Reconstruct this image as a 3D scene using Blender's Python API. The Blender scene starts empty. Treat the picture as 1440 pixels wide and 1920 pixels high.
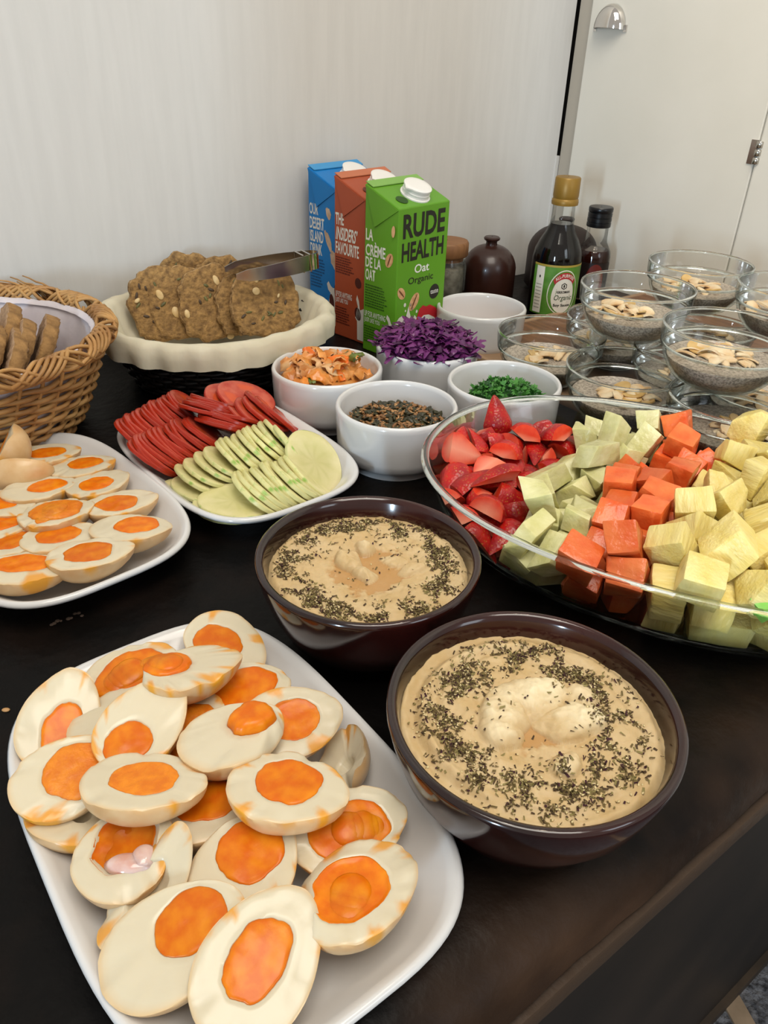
import bpy, bmesh, math, random
from math import sin, cos, pi, radians, atan2, sqrt, degrees
from mathutils import Vector, Matrix, noise, Euler

# ------------------------------------------------------------------ camera
SC = bpy.context.scene
COL = SC.collection
TH, RO, FPX, CAMH = radians(32.0), radians(1.8), 1442.0, 0.37
FWD = Vector((0, cos(TH), -sin(TH)))
_u0 = Vector((0, sin(TH), cos(TH)))
RGT = Vector((1, 0, 0)) * cos(RO) + _u0 * sin(RO)
UPV = _u0 * cos(RO) - Vector((1, 0, 0)) * sin(RO)
CPOS = Vector((0, 0, CAMH))
cam_d = bpy.data.cameras.new('camera')
cam = bpy.data.objects.new('camera', cam_d)
COL.objects.link(cam)
cam.matrix_world = Matrix(((RGT.x, UPV.x, -FWD.x, CPOS.x), (RGT.y, UPV.y, -FWD.y, CPOS.y),
                           (RGT.z, UPV.z, -FWD.z, CPOS.z), (0, 0, 0, 1)))
cam_d.sensor_fit = 'VERTICAL'
cam_d.sensor_height = 36.0
cam_d.lens = 36.0 * FPX / 1920.0
cam_d.clip_start = 0.01
SC.camera = cam

# ------------------------------------------------------------------ world, lamps, exposure
SC.view_settings.view_transform = 'Standard'
SC.view_settings.look = 'None'
SC.view_settings.gamma = 1.0
SC.view_settings.exposure = -0.07
SC.view_settings.use_curve_mapping = False
SC.cycles.transparent_max_bounces = 40
SC.cycles.max_bounces = 10
world = bpy.data.worlds.new('room_light')
world.use_nodes = True
SC.world = world
bg = world.node_tree.nodes['Background']
bg.inputs[0].default_value = (1.0, 0.945, 0.87, 1)
bg.inputs[1].default_value = 0.50


def area(name, loc, target, sx, sy, watt, col):
    d = bpy.data.lights.new(name, 'AREA')
    d.shape = 'RECTANGLE'
    d.size, d.size_y, d.energy, d.color = sx, sy, watt, col
    o = bpy.data.objects.new(name, d)
    COL.objects.link(o)
    o.location = loc
    o.rotation_euler = (Vector(target) - Vector(loc)).to_track_quat('-Z', 'Y').to_euler()
    return o


def spot(name, loc, target, watt, col, size=0.03, ang=90, blend=0.8):
    d = bpy.data.lights.new(name, 'SPOT')
    d.energy, d.color, d.shadow_soft_size = watt, col, size
    d.spot_size, d.spot_blend = radians(ang), blend
    o = bpy.data.objects.new(name, d)
    COL.objects.link(o)
    o.location = loc
    o.rotation_euler = (Vector(target) - Vector(loc)).to_track_quat('-Z', 'Y').to_euler()
    return o


area('window_left', (-1.63, -3.28, 0.55), (0.0, 0.9, 0.15), 0.14, 0.9, 80, (0.62, 0.82, 1.0))
area('window_right', (1.6, -1.0, 0.9), (0.2, 0.6, 0.0), 0.6, 0.9, 7, (0.80, 0.90, 1.0))
area('ceiling_light', (0.2, -0.1, 1.9), (0.15, 0.8, 0.0), 1.1, 1.1, 29, (1.0, 0.94, 0.84))
spot('ceiling_spot', (0.35, 0.55, 1.7), (0.3, 0.85, 0.0), 4, (1.0, 0.84, 0.62), 0.025, 90)
spot('ceiling_spot', (0.05, 0.35, 1.7), (0.1, 0.6, 0.0), 3, (1.0, 0.86, 0.66), 0.025, 90)
spot('wall_lamp', (0.05, 0.35, 1.0), (0.66, 0.99, 0.40), 15, (1.0, 0.82, 0.60), 0.06, 62, 1.0)

# ------------------------------------------------------------------ helpers


def at(x, y, z=0.0):
    """point of the plane z = const that the photograph shows at pixel (x, y)"""
    d = FWD + RGT * ((x - 720) / FPX) - UPV * ((y - 960) / FPX)
    t = (z - CAMH) / d.z
    return CPOS + d * t


WA = radians(37.5)
WDIR = Vector((cos(WA), sin(WA), 0))
WNRM = Vector((sin(WA), -cos(WA), 0))
WORG = Vector((-0.0425, 1.215, 0))


def st(s, t, z=0.0):
    return WORG + WDIR * s + WNRM * t + Vector((0, 0, z))


def on_wall(x, y, off=0.0):
    d = FWD + RGT * ((x - 720) / FPX) - UPV * ((y - 960) / FPX)
    t = (WORG + WNRM * off - CPOS).dot(WNRM) / d.dot(WNRM)
    p = CPOS + d * t
    return (p - WORG).dot(WDIR), p.z


def srgb(r, g=None, b=None):
    if g is None:
        h = r.lstrip('#')
        r, g, b = int(h[0:2], 16), int(h[2:4], 16), int(h[4:6], 16)
    f = lambda c: (c / 255) / 12.92 if c / 255 <= 0.04045 else ((c / 255 + 0.055) / 1.055) ** 2.4
    return (f(r), f(g), f(b), 1)


ORD = 'first second third fourth fifth sixth seventh eighth ninth tenth eleventh twelfth thirteenth fourteenth fifteenth sixteenth'.split()


_mats = {}


def mat(name, col, rough=0.5, col2=None, ns=30, nd=4, lo=0.35, hi=0.65, bump=0, bs=80, bd=4, metal=0, spec=0.5,
        sss=0, sssr=(1, 0.6, 0.3), sscale=0.004, coat=0, trans=0, ior=1.45, rnd=0, attrs=(), stretch=None, dist=0.001,
        rough_attr=None, dots=None):
    """procedural Principled material: noise colour mix, bump, colour attributes, per-object value variation"""
    if name in _mats:
        return _mats[name]
    m = bpy.data.materials.new(name)
    m.use_nodes = True
    nt = m.node_tree
    N, L = nt.nodes, nt.links
    p = N['Principled BSDF']
    c1 = srgb(col) if isinstance(col, str) else col
    p.inputs['Base Color'].default_value = c1
    p.inputs['Roughness'].default_value = rough
    p.inputs['Metallic'].default_value = metal
    p.inputs['Specular IOR Level'].default_value = spec
    p.inputs['IOR'].default_value = ior
    if trans:
        p.inputs['Transmission Weight'].default_value = trans
    if coat:
        p.inputs['Coat Weight'].default_value = coat
        p.inputs['Coat Roughness'].default_value = 0.08
    if sss:
        p.inputs['Subsurface Weight'].default_value = sss
        p.inputs['Subsurface Radius'].default_value = sssr
        p.inputs['Subsurface Scale'].default_value = sscale
    tc = N.new('ShaderNodeTexCoord')
    vec = tc.outputs['Object']
    if stretch:
        mp = N.new('ShaderNodeMapping')
        mp.inputs['Scale'].default_value = stretch
        L.new(vec, mp.inputs['Vector'])
        vec = mp.outputs['Vector']
    cur = None
    if col2:
        nz = N.new('ShaderNodeTexNoise')
        nz.inputs['Scale'].default_value = ns
        nz.inputs['Detail'].default_value = nd
        L.new(vec, nz.inputs['Vector'])
        rp = N.new('ShaderNodeValToRGB')
        rp.color_ramp.elements[0].position = lo
        rp.color_ramp.elements[1].position = hi
        rp.color_ramp.elements[0].color = c1
        rp.color_ramp.elements[1].color = srgb(col2) if isinstance(col2, str) else col2
        L.new(nz.outputs['Fac'], rp.inputs['Fac'])
        cur = rp.outputs['Color']
    if dots:
        vo = N.new('ShaderNodeTexVoronoi')
        vo.inputs['Scale'].default_value = dots[0]
        L.new(vec, vo.inputs['Vector'])
        dr = N.new('ShaderNodeMapRange')
        dr.inputs[1].default_value, dr.inputs[2].default_value = 0.29, 0.17
        L.new(vo.outputs['Distance'], dr.inputs[0])
        mx = N.new('ShaderNodeMix')
        mx.data_type = 'RGBA'
        L.new(cur, mx.inputs[6])
        mx.inputs[7].default_value = srgb(dots[1])
        L.new(dr.outputs[0], mx.inputs[0])
        cur = mx.outputs[2]
        b = N.new('ShaderNodeBump')
        b.inputs['Strength'].default_value = 0.6
        b.inputs['Distance'].default_value = 0.0006
        L.new(vo.outputs['Distance'], b.inputs['Height'])
        L.new(b.outputs['Normal'], p.inputs['Normal'])
    for an, ac in attrs:
        a = N.new('ShaderNodeAttribute')
        a.attribute_name = an
        mx = N.new('ShaderNodeMix')
        mx.data_type = 'RGBA'
        if cur:
            L.new(cur, mx.inputs[6])
        else:
            mx.inputs[6].default_value = c1
        mx.inputs[7].default_value = srgb(ac) if isinstance(ac, str) else ac
        L.new(a.outputs['Fac'], mx.inputs[0])
        cur = mx.outputs[2]
    if rnd:
        oi = N.new('ShaderNodeObjectInfo')
        mr = N.new('ShaderNodeMapRange')
        mr.inputs[3].default_value = 1 - rnd
        mr.inputs[4].default_value = 1 + rnd
        L.new(oi.outputs['Random'], mr.inputs[0])
        hs = N.new('ShaderNodeHueSaturation')
        L.new(mr.outputs[0], hs.inputs['Value'])
        if cur:
            L.new(cur, hs.inputs['Color'])
        else:
            hs.inputs['Color'].default_value = c1
        cur = hs.outputs['Color']
    if cur:
        L.new(cur, p.inputs['Base Color'])
    if rough_attr:
        a = N.new('ShaderNodeAttribute')
        a.attribute_name = rough_attr[0]
        mr = N.new('ShaderNodeMapRange')
        mr.inputs[3].default_value = rough
        mr.inputs[4].default_value = rough_attr[1]
        L.new(a.outputs['Fac'], mr.inputs[0])
        L.new(mr.outputs[0], p.inputs['Roughness'])
    if bump:
        nb = N.new('ShaderNodeTexNoise')
        nb.inputs['Scale'].default_value = bs
        nb.inputs['Detail'].default_value = bd
        L.new(vec, nb.inputs['Vector'])
        b = N.new('ShaderNodeBump')
        b.inputs['Strength'].default_value = bump
        b.inputs['Distance'].default_value = dist
        L.new(nb.outputs['Fac'], b.inputs['Height'])
        L.new(b.outputs['Normal'], p.inputs['Normal'])
    _mats[name] = m
    return m


def glass_mat(name, tint, edge, gl=0.85, blend=0.35):
    """thin clear glass: light passes straight through, mirror reflection grows towards grazing angles"""
    m = bpy.data.materials.new(name)
    m.use_nodes = True
    N, L = m.node_tree.nodes, m.node_tree.links
    N.clear()
    out = N.new('ShaderNodeOutputMaterial')
    mix = N.new('ShaderNodeMixShader')
    tr = N.new('ShaderNodeBsdfTransparent')
    gs = N.new('ShaderNodeBsdfGlossy')
    gs.inputs['Roughness'].default_value = 0.02
    fr = N.new('ShaderNodeFresnel')
    fr.inputs['IOR'].default_value = 1.4
    ml = N.new('ShaderNodeMath')
    ml.operation = 'MULTIPLY'
    ml.inputs[1].default_value = gl
    lw = N.new('ShaderNodeLayerWeight')
    lw.inputs['Blend'].default_value = blend
    pw = N.new('ShaderNodeMath')
    pw.operation = 'POWER'
    pw.inputs[1].default_value = 2.5
    mc = N.new('ShaderNodeMix')
    mc.data_type = 'RGBA'
    mc.inputs[6].default_value = tint
    mc.inputs[7].default_value = edge
    L.new(lw.outputs['Facing'], pw.inputs[0])
    L.new(pw.outputs[0], mc.inputs[0])
    L.new(mc.outputs[2], tr.inputs['Color'])
    L.new(fr.outputs[0], ml.inputs[0])
    L.new(ml.outputs[0], mix.inputs[0])
    L.new(tr.outputs[0], mix.inputs[1])
    L.new(gs.outputs[0], mix.inputs[2])
    L.new(mix.outputs[0], out.inputs['Surface'])
    return m


class MB:
    """collects vertices, faces and material slots, then links ONE mesh object"""

    def __init__(self):
        self.v, self.f, self.mi = [], [], []

    def add(self, v, f, mi=0, M=None):
        o = len(self.v)
        self.v += [tuple(M @ Vector(p)) for p in v] if M else [tuple(p) for p in v]
        self.f += [tuple(i + o for i in q) for q in f]
        self.mi += [mi] * len(f)
        return self

    def loft(self, rings, cap0=False, cap1=False, close=True, mi=0, M=None):
        n = len(rings[0])
        v = [p for r in rings for p in r]
        f = []
        for k in range(len(rings) - 1):
            for i in range(n if close else n - 1):
                j = (i + 1) % n
                f.append((k * n + i, k * n + j, (k + 1) * n + j, (k + 1) * n + i))
        if cap0:
            f.append(tuple(range(n - 1, -1, -1)))
        if cap1:
            f.append(tuple((len(rings) - 1) * n + i for i in range(n)))
        return self.add(v, f, mi, M)

    def lathe(self, prof, seg=48, cap0=False, cap1=False, mi=0, M=None):
        return self.loft([[(r * cos(2 * pi * i / seg), r * sin(2 * pi * i / seg), z) for i in range(seg)] for r, z in prof],
                         cap0, cap1, True, mi, M)

    def box(self, x0, x1, y0, y1, z0, z1, mi=0, M=None):
        v = [(x0, y0, z0), (x1, y0, z0), (x1, y1, z0), (x0, y1, z0), (x0, y0, z1), (x1, y0, z1), (x1, y1, z1), (x0, y1, z1)]
        return self.add(v, [(3, 2, 1, 0), (4, 5, 6, 7), (0, 1, 5, 4), (1, 2, 6, 5), (2, 3, 7, 6), (3, 0, 4, 7)], mi, M)

    def tube(self, pts, rad, seg=6, closed=False, mi=0, flat=1.0):
        pts = [Vector(p) for p in pts]
        n = len(pts)
        rings = []
        for i, p in enumerate(pts):
            a = pts[(i - 1) % n] if (closed or i) else pts[0]
            b = pts[(i + 1) % n] if (closed or i < n - 1) else pts[-1]
            t = (b - a).normalized()
            s = t.cross(Vector((0, 0, 1)))
            s = s.normalized() if s.length > 1e-4 else Vector((1, 0, 0))
            u = s.cross(t)
            r = rad[i] if isinstance(rad, (list, tuple)) else rad
            rings.append([p + s * (r * cos(2 * pi * k / seg)) + u * (r * flat * sin(2 * pi * k / seg)) for k in range(seg)])
        if closed:
            rings.append(rings[0])
            return self.loft(rings, mi=mi)
        return self.loft(rings, True, True, mi=mi)

    def mesh(self, name, mats, smooth=True, angle=40):
        me = bpy.data.meshes.new(name)
        me.from_pydata(self.v, [], self.f)
        for m in (mats if isinstance(mats, (list, tuple)) else [mats]):
            me.materials.append(m)
        me.polygons.foreach_set('material_index', self.mi)
        bm = bmesh.new()
        bm.from_mesh(me)
        bmesh.ops.recalc_face_normals(bm, faces=bm.faces)
        for f in bm.faces:
            f.smooth = smooth
        if smooth and angle:
            for e in bm.edges:
                if len(e.link_faces) == 2 and e.calc_face_angle(0) > radians(angle):
                    e.smooth = False
        bm.to_mesh(me)
        bm.free()
        return me

    def build(self, name, mats, parent=None, loc=None, rot=None, smooth=True, angle=40, stuff=False):
        return link(name, self.mesh(name, mats, smooth, angle), parent, loc, rot, stuff)


def link(name, me, parent=None, loc=None, rot=None, stuff=False):
    o = bpy.data.objects.new(name, me)
    COL.objects.link(o)
    if parent:
        o.parent = parent
    if loc is not None:
        o.location = loc
    if rot is not None:
        o.rotation_euler = rot
    if stuff:
        o['kind'] = 'stuff'
    return o


def tag(o, label, cat, group=None, kind=None):
    o['label'] = label
    o['category'] = cat
    if group:
        o['group'] = group
    if kind:
        o['kind'] = kind
    return o


def thing(name, label, cat, loc=(0, 0, 0), rz=0, group=None):
    o = bpy.data.objects.new(name, None)
    o.empty_display_size = 0.02
    COL.objects.link(o)
    o.location = loc
    o.rotation_euler = (0, 0, rz)
    return tag(o, label, cat, group)


def struct(o):
    o['kind'] = 'structure'
    return o


def copy_tree(o, parent=None):
    c = o.copy()
    COL.objects.link(c)
    if parent:
        c.parent = parent
    for ch in list(o.children):
        copy_tree(ch, c)
    return c


def part_label(o, s):
    o['label'] = s
    return o


def frame(p, x, n):
    """matrix with local X along x and local Z along n"""
    n = n.normalized()
    x = (x - n * x.dot(n)).normalized()
    y = n.cross(x)
    return Matrix(((x.x, y.x, n.x, p.x), (x.y, y.y, n.y, p.y), (x.z, y.z, n.z, p.z), (0, 0, 0, 1)))


def sup(a, b, n=2.0, seg=64, z=0.0, cx=0, cy=0):
    """superellipse ring"""
    r = []
    for i in range(seg):
        t = 2 * pi * i / seg
        c, s = cos(t), sin(t)
        r.append((cx + a * math.copysign(abs(c) ** (2 / n), c), cy + b * math.copysign(abs(s) ** (2 / n), s), z))
    return r


def fbm(p, o=3):
    return noise.fractal(Vector(p), 1.0, 2.0, o)


def attr(me, name, vals):
    a = me.attributes.new(name, 'FLOAT', 'POINT')
    a.data.foreach_set('value', vals)


def text_mesh(s, w, h, bold=0.0, spacing=1.0):
    """flat lettering fitted to a w x h box, lower left corner at the origin (x right, y up)"""
    cu = bpy.data.curves.new('lettering', 'FONT')
    cu.body = s
    cu.offset = bold
    cu.space_character = spacing
    cu.resolution_u = 3
    t = bpy.data.objects.new('lettering', cu)
    COL.objects.link(t)
    bpy.context.view_layer.update()
    me = bpy.data.meshes.new_from_object(t.evaluated_get(bpy.context.evaluated_depsgraph_get()))
    bpy.data.objects.remove(t)
    bpy.data.curves.remove(cu)
    xs = [v.co.x for v in me.vertices]
    ys = [v.co.y for v in me.vertices]
    x0, x1, y0, y1 = min(xs), max(xs), min(ys), max(ys)
    for v in me.vertices:
        v.co = ((v.co.x - x0) / (x1 - x0) * w, (v.co.y - y0) / (y1 - y0) * h, 0)
    me.materials.clear()
    return me

# ------------------------------------------------------------------ food shapes shared by the piles


def chunk_mesh(name, m, seed, sx, sy, sz, jit=0.22, bev=0.12, wob=0.0):
    """irregular knife-cut block: jittered corners, soft edges"""
    R = random.Random(seed)
    bm = bmesh.new()
    bmesh.ops.create_cube(bm, size=1.0)
    for v in bm.verts:
        v.co = Vector((v.co.x * sx * (1 + R.uniform(-jit, jit)), v.co.y * sy * (1 + R.uniform(-jit, jit)), v.co.z * sz * (1 + R.uniform(-jit, jit))))
    cut = Vector((R.uniform(-1, 1), R.uniform(-1, 1), R.uniform(-1, 1))).normalized()
    if R.random() < 0.55:
        g = bmesh.ops.bisect_plane(bm, geom=list(bm.verts) + list(bm.edges) + list(bm.faces), plane_co=cut * min(sx, sy, sz) * 0.52, plane_no=cut, clear_outer=True)
        es = [e for e in bm.edges if len(e.link_faces) == 1]
        if es:
            bmesh.ops.contextual_create(bm, geom=es)
    bmesh.ops.bevel(bm, geom=list(bm.edges), offset=min(sx, sy, sz) * bev, segments=2, profile=0.6, affect='EDGES')
    big = [e for e in bm.edges if e.calc_length() > 0.006]
    bmesh.ops.subdivide_edges(bm, edges=big, cuts=3, use_grid_fill=True)
    bmesh.ops.triangulate(bm, faces=[f for f in bm.faces if len(f.verts) > 4])
    if True:
        wob = wob or 0.0007
        for v in bm.verts:
            v.co += Vector((fbm(v.co * 60 + Vector((seed, 0, 0))), fbm(v.co * 60 + Vector((0, seed, 3))), fbm(v.co * 60 + Vector((5, 0, seed))))) * wob
    for f in bm.faces:
        f.smooth = True
    for e in bm.edges:
        if len(e.link_faces) == 2 and e.calc_face_angle(0) > radians(48):
            e.smooth = False
    me = bpy.data.meshes.new(name)
    bm.to_mesh(me)
    bm.free()
    me.materials.append(m)
    return me


def strawberry_mesh(name, mats, seed, L, W, ph):
    """piece of a strawberry: wedge of ph radians about the long axis, seeded skin (slot 0) and cut flesh (slot 1)"""
    R = random.Random(seed)
    n, k = 12, max(6, int(ph / (2 * pi) * 28))
    bend = R.uniform(-0.15, 0.15)
    mb = MB()
    v, f, mi = [], [], []
    for i in range(n + 1):
        t = i / n
        r = W / 2 * min((t * 1.32 + 0.015) ** 0.72, 1.0, 1.0 - 0.9 * max(0, t - 0.8) ** 1.5) + 0.0003
        for j in range(k + 1):
            a = -ph / 2 + ph * j / k
            rr = r * (1 + 0.05 * fbm((cos(a) * 2 + seed, sin(a) * 2, t * 3)))
            v.append(((t - 0.55) * L, rr * cos(a) + bend * W * (t - 0.5) ** 2, rr * sin(a)))
    nn = k + 1
    for i in range(n):
        for j in range(k):
            f.append((i * nn + j, i * nn + j + 1, (i + 1) * nn + j + 1, (i + 1) * nn + j))
            mi.append(0)
    ax = len(v)
    for i in range(n + 1):
        t = i / n
        v.append(((t - 0.55) * L, bend * W * (t - 0.5) ** 2, 0.0))
    for i in range(n):
        f.append((ax + i, ax + i + 1, (i + 1) * nn, i * nn))
        f.append((i * nn + k, (i + 1) * nn + k, ax + i + 1, ax + i))
        mi += [1, 1]
    f.append(tuple([n * nn + j for j in range(nn)] + [ax + n]))
    mi.append(1)
    mb.v, mb.f, mb.mi = v, f, mi
    me = mb.mesh(name, mats, True, 38)
    attr(me, 'core', [0.0] * ax + [1.0] * (n + 1))
    return me


M_BERRY = mat('strawberry_skin', '#bf1d16', 0.3, col2='#94131a', ns=60, sss=0.12, sscale=0.003, rnd=0.2, dots=(420, '#b06a2a'))
M_BERRYCUT = mat('strawberry_flesh', '#d2321c', 0.28, col2='#dd5836', ns=90, bump=0.2, bs=300, sss=0.2, sscale=0.004, rnd=0.12, attrs=(('core', '#e6947a'),))
M_MELON = mat('melon_flesh', '#d8d4a4', 0.26, col2='#c4c184', ns=55, bump=0.6, bs=150, dist=0.002, sss=0.3, sssr=(1, 0.95, 0.6), sscale=0.008, rnd=0.14)
M_PAPAYA = mat('papaya_flesh', '#d9531f', 0.26, col2='#e88246', ns=45, lo=.3, hi=.75, bump=0.6, bs=120, dist=0.002, sss=0.15, sscale=0.005, rnd=0.2)
M_PINE = mat('pineapple_flesh', '#ddc873', 0.32, col2='#e6d692', ns=60, bump=0.9, bs=200, dist=0.002, sss=0.3, sssr=(1, 0.85, 0.4), sscale=0.007, rnd=0.12, stretch=(1, 1, 0.25))


def fruit_protos():
    P = {}
    P['strawberry_piece'] = [strawberry_mesh('strawberry_piece', [M_BERRY, M_BERRYCUT], 11 + i, 0.036 + 0.003 * (i % 3), 0.030 + 0.002 * (i % 2), (pi, pi * 0.8, pi * 0.5, pi * 0.55, pi * 0.9)[i]) for i in range(5)]
    P['melon_chunk'] = [chunk_mesh('melon_chunk', M_MELON, 31 + i, *((0.035, 0.022, 0.018), (0.028, 0.025, 0.018), (0.040, 0.020, 0.016), (0.026, 0.022, 0.020), (0.019, 0.018, 0.016))[i], 0.33, 0.05) for i in range(5)]
    P['papaya_cube'] = [chunk_mesh('papaya_cube', M_PAPAYA, 51 + i, *((0.026, 0.023, 0.021), (0.024, 0.024, 0.022), (0.030, 0.023, 0.020), (0.021, 0.020, 0.019))[i], 0.2, 0.09) for i in range(4)]
    P['pineapple_chunk'] = [chunk_mesh('pineapple_chunk', M_PINE, 71 + i, *((0.038, 0.028, 0.021), (0.034, 0.030, 0.024), (0.043, 0.026, 0.020), (0.030, 0.026, 0.022), (0.024, 0.023, 0.02))[i], 0.26, 0.1, 0.0008) for i in range(5)]
    return P


DISH_C, DISH_ANG, DISH_A, DISH_B, DISH_N = Vector((0.229, 0.541, 0)), radians(-27), 0.203, 0.151, 2.2
# (outward offset of the half axes, height) of the glass dish wall, inner side
DISH_IN = ((-0.060, 0.0055), (-0.042, 0.0065), (-0.030, 0.012), (-0.020, 0.026), (-0.010, 0.046), (-0.004, 0.066))
# ==== END OF SHARED PART ====

# ================================================================== ROOM
M_WALL = mat('painted_wall', '#cfcdc9', 0.6, col2='#cbc9c5', ns=14, bump=0.15, bs=40, stretch=(6, 6, 0.6), spec=0.3)
M_DOOR = mat('door_paint', '#d4d0c6', 0.42, col2='#cfcbc0', ns=6, bump=0.08, bs=60, spec=0.4)
M_GAP = mat('gap_dark', '#0d0b0b', 0.9)
M_FLOOR = mat('floor_carpet', '#6c6c70', 0.95, col2='#2a2a2e', ns=90, nd=6, bump=1.0, bs=120, dist=0.01)
M_LINE = mat('floor_strip_wood', '#8c7760', 0.7, col2='#74614c', ns=25, bump=0.3)
M_TOP = mat('table_top', '#090706', 0.42, col2='#170f0b', ns=16, nd=9, lo=0.45, hi=0.72, bump=0.6, bs=70, bd=8, dist=0.002, spec=0.13,
            attrs=(('worn', '#4c3728'), ('lip', '#43352a')), rough_attr=('worn', 0.42))
M_CAB = mat('cabinet_front', '#221d19', 0.55, col2='#2e2620', ns=6, nd=6, bump=0.15, bs=30, spec=0.25)
M_CHROME = mat('polished_chrome', '#d8d4cf', 0.08, metal=1)
M_STEEL = mat('brushed_steel', '#b9b4ab', 0.2, metal=1, bump=0.04, bs=200)

S0, _z = on_wall(1067, 150)            # left face of the door
SGAP = S0 - 0.0


def on_side(x, y, off=0.0):
    """(t, z) where pixel (x, y) meets the side wall plane that starts in the corner s = S0"""
    d = FWD + RGT * ((x - 720) / FPX) - UPV * ((y - 960) / FPX)
    k = ((WORG - CPOS).dot(WDIR) + S0 - off) / d.dot(WDIR)
    p = CPOS + d * k
    return (p - WORG).dot(WNRM), p.z


PROUD = 0.008
T1, _z = on_side(1090, 150, PROUD)     # edge of the door next to the stile
TH_, _z = on_side(1409, 320, PROUD)    # hinge side of the door
ROOMZ0, ROOMZ1 = -0.75, 1.75


def wbox(mb, s0, s1, t0, t1, z0, z1, mi=0):
    v = [tuple(st(s, t, z)) for z in (z0, z1) for s, t in ((s0, t0), (s1, t0), (s1, t1), (s0, t1))]
    mb.add(v, [(3, 2, 1, 0), (4, 5, 6, 7), (0, 1, 5, 4), (1, 2, 6, 5), (2, 3, 7, 6), (3, 0, 4, 7)], mi)


mb = MB()
NX, NZ = 60, 40
v, f = [], []
for i in range(NX + 1):
    for k in range(NZ + 1):
        s = -2.2 + (S0 - 0.004 + 2.2) * i / NX
        z = ROOMZ0 + (ROOMZ1 - ROOMZ0) * k / NZ
        v.append(tuple(st(s, 0.0025 * fbm((s * 2.2, z * 1.3, 0)) - 0.001, z)))
for i in range(NX):
    for k in range(NZ):
        a = i * (NZ + 1) + k
        f.append((a, a + NZ + 1, a + NZ + 2, a + 1))
mb.add(v, f)
struct(mb.build('wall_back', M_WALL))
mb = MB()
wbox(mb, -2.3, S0 + 0.1, -0.12, -0.035, ROOMZ0, ROOMZ1)
struct(mb.build('wall_backing', M_GAP))
# casing at the right of the door
mb = MB()
wbox(mb, S0 + 0.001, S0 + 0.10, TH_ + 0.0008, 1.6, ROOMZ0, ROOMZ1)
struct(mb.build('wall_right', M_DOOR))
mb = MB()
wbox(mb, S0 - 0.010, S0 + 0.001, TH_ + 0.002, TH_ + 0.085, ROOMZ0, ROOMZ1)
o = struct(mb.build('trim_door', M_DOOR, smooth=False))
bv = o.modifiers.new('bevel', 'BEVEL')
bv.width, bv.segments = 0.003, 2
# narrow stile between the corner and the door
mb = MB()
wbox(mb, S0 + 0.001, S0 + 0.10, 0.002, T1 - 0.001, ROOMZ0, ROOMZ1)
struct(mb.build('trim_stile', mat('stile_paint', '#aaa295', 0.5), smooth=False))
# infill where the gap beside the door closes
mb = MB()
_s, ZG = on_wall(1050, 292)
wbox(mb, S0 - 0.006, S0 + 0.002, -0.03, 0.0005, ROOMZ0, ZG)
struct(mb.build('trim_gap_filler', M_WALL))
door = struct(thing('door_1', 'white cupboard door with a chrome cup handle right of the plain wall', 'door', st(S0, 0, 0)))
del door['category']
mb = MB()
wbox(mb, S0 - PROUD, S0 + 0.02, T1, TH_, ROOMZ0 + 0.02, ROOMZ1)
o = mb.build('door_panel', M_DOOR, smooth=False)
o.parent = door
o.matrix_parent_inverse = Matrix.Translation(-st(S0, 0, 0))
bv = o.modifiers.new('bevel', 'BEVEL')
bv.width = 0.002
bv.segments = 2
# cup handle
hs, hz = on_side(1145, 52, PROUD)
hp = st(S0 - PROUD, hs, hz - 0.003)
HM = Matrix(((WNRM.x, WDIR.x, 0, hp.x), (WNRM.y, WDIR.y, 0, hp.y), (0, 0, 1, hp.z), (0, 0, 0, 1)))
mb = MB()
rings, rin = [], []
for j in range(13):
    ps = pi / 2 * j / 12
    rings.append([(0.028 * cos(a) * cos(ps), -0.021 * sin(ps) - 0.001, 0.034 * sin(a) * cos(ps) + 0.003 * sin(ps)) for a in [pi * i / 24 for i in range(25)]])
    rin.append([(0.026 * cos(a) * cos(ps), -0.019 * sin(ps) - 0.001, 0.032 * sin(a) * cos(ps) + 0.003 * sin(ps)) for a in [pi * i / 24 for i in range(25)]])
mb.loft(rings, close=False, M=HM)
mb.loft(rin, close=False, M=HM)
mb.box(-0.032, -0.026, -0.002, 0, -0.002, 0.007, M=HM)
mb.box(0.026, 0.032, -0.002, 0, -0.002, 0.007, M=HM)
o = mb.build('cup_handle', M_CHROME)
o.parent = door
o.matrix_parent_inverse = Matrix.Translation(-st(S0, 0, 0))
part_label(o, 'polished chrome cup handle')
# hinge
_hs, zh0 = on_side(1419, 262, PROUD)
_hs, zh1 = on_side(1411, 308, PROUD)
mb = MB()
for k in range(3):
    za = zh1 + (zh0 - zh1) * k / 3
    c = st(S0 - PROUD - 0.003, TH_ + 0.004, za)
    mb.lathe([(0.004, 0.001), (0.0048, 0.002), (0.0048, (zh0 - zh1) / 3 - 0.002), (0.004, (zh0 - zh1) / 3 - 0.001)], 12, True, True, M=Matrix.Translation(c))
wbox(mb, S0 - PROUD - 0.0015, S0 - PROUD, TH_ - 0.010, TH_, zh1, zh0)
o = mb.build('hinge', M_STEEL)
o.parent = door
o.matrix_parent_inverse = Matrix.Translation(-st(S0, 0, 0))
part_label(o, 'small steel butt hinge')
# floor
mb = MB()
v = [tuple(st(s, t, ROOMZ0)) for s, t in ((-3.2, -0.1), (2.6, -0.1), (2.6, 3.2), (-3.2, 3.2))]
mb.add(v, [(0, 1, 2, 3)])
struct(mb.build('floor', M_FLOOR))
# unseen panel added left of the frame, its shadow makes the wall's warm band
mb = MB()
wbox(mb, -1.625, -1.40, 0.985, 1.01, ROOMZ0, ROOMZ1)
struct(mb.build('shadow_blocker', M_WALL, smooth=False))
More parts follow.
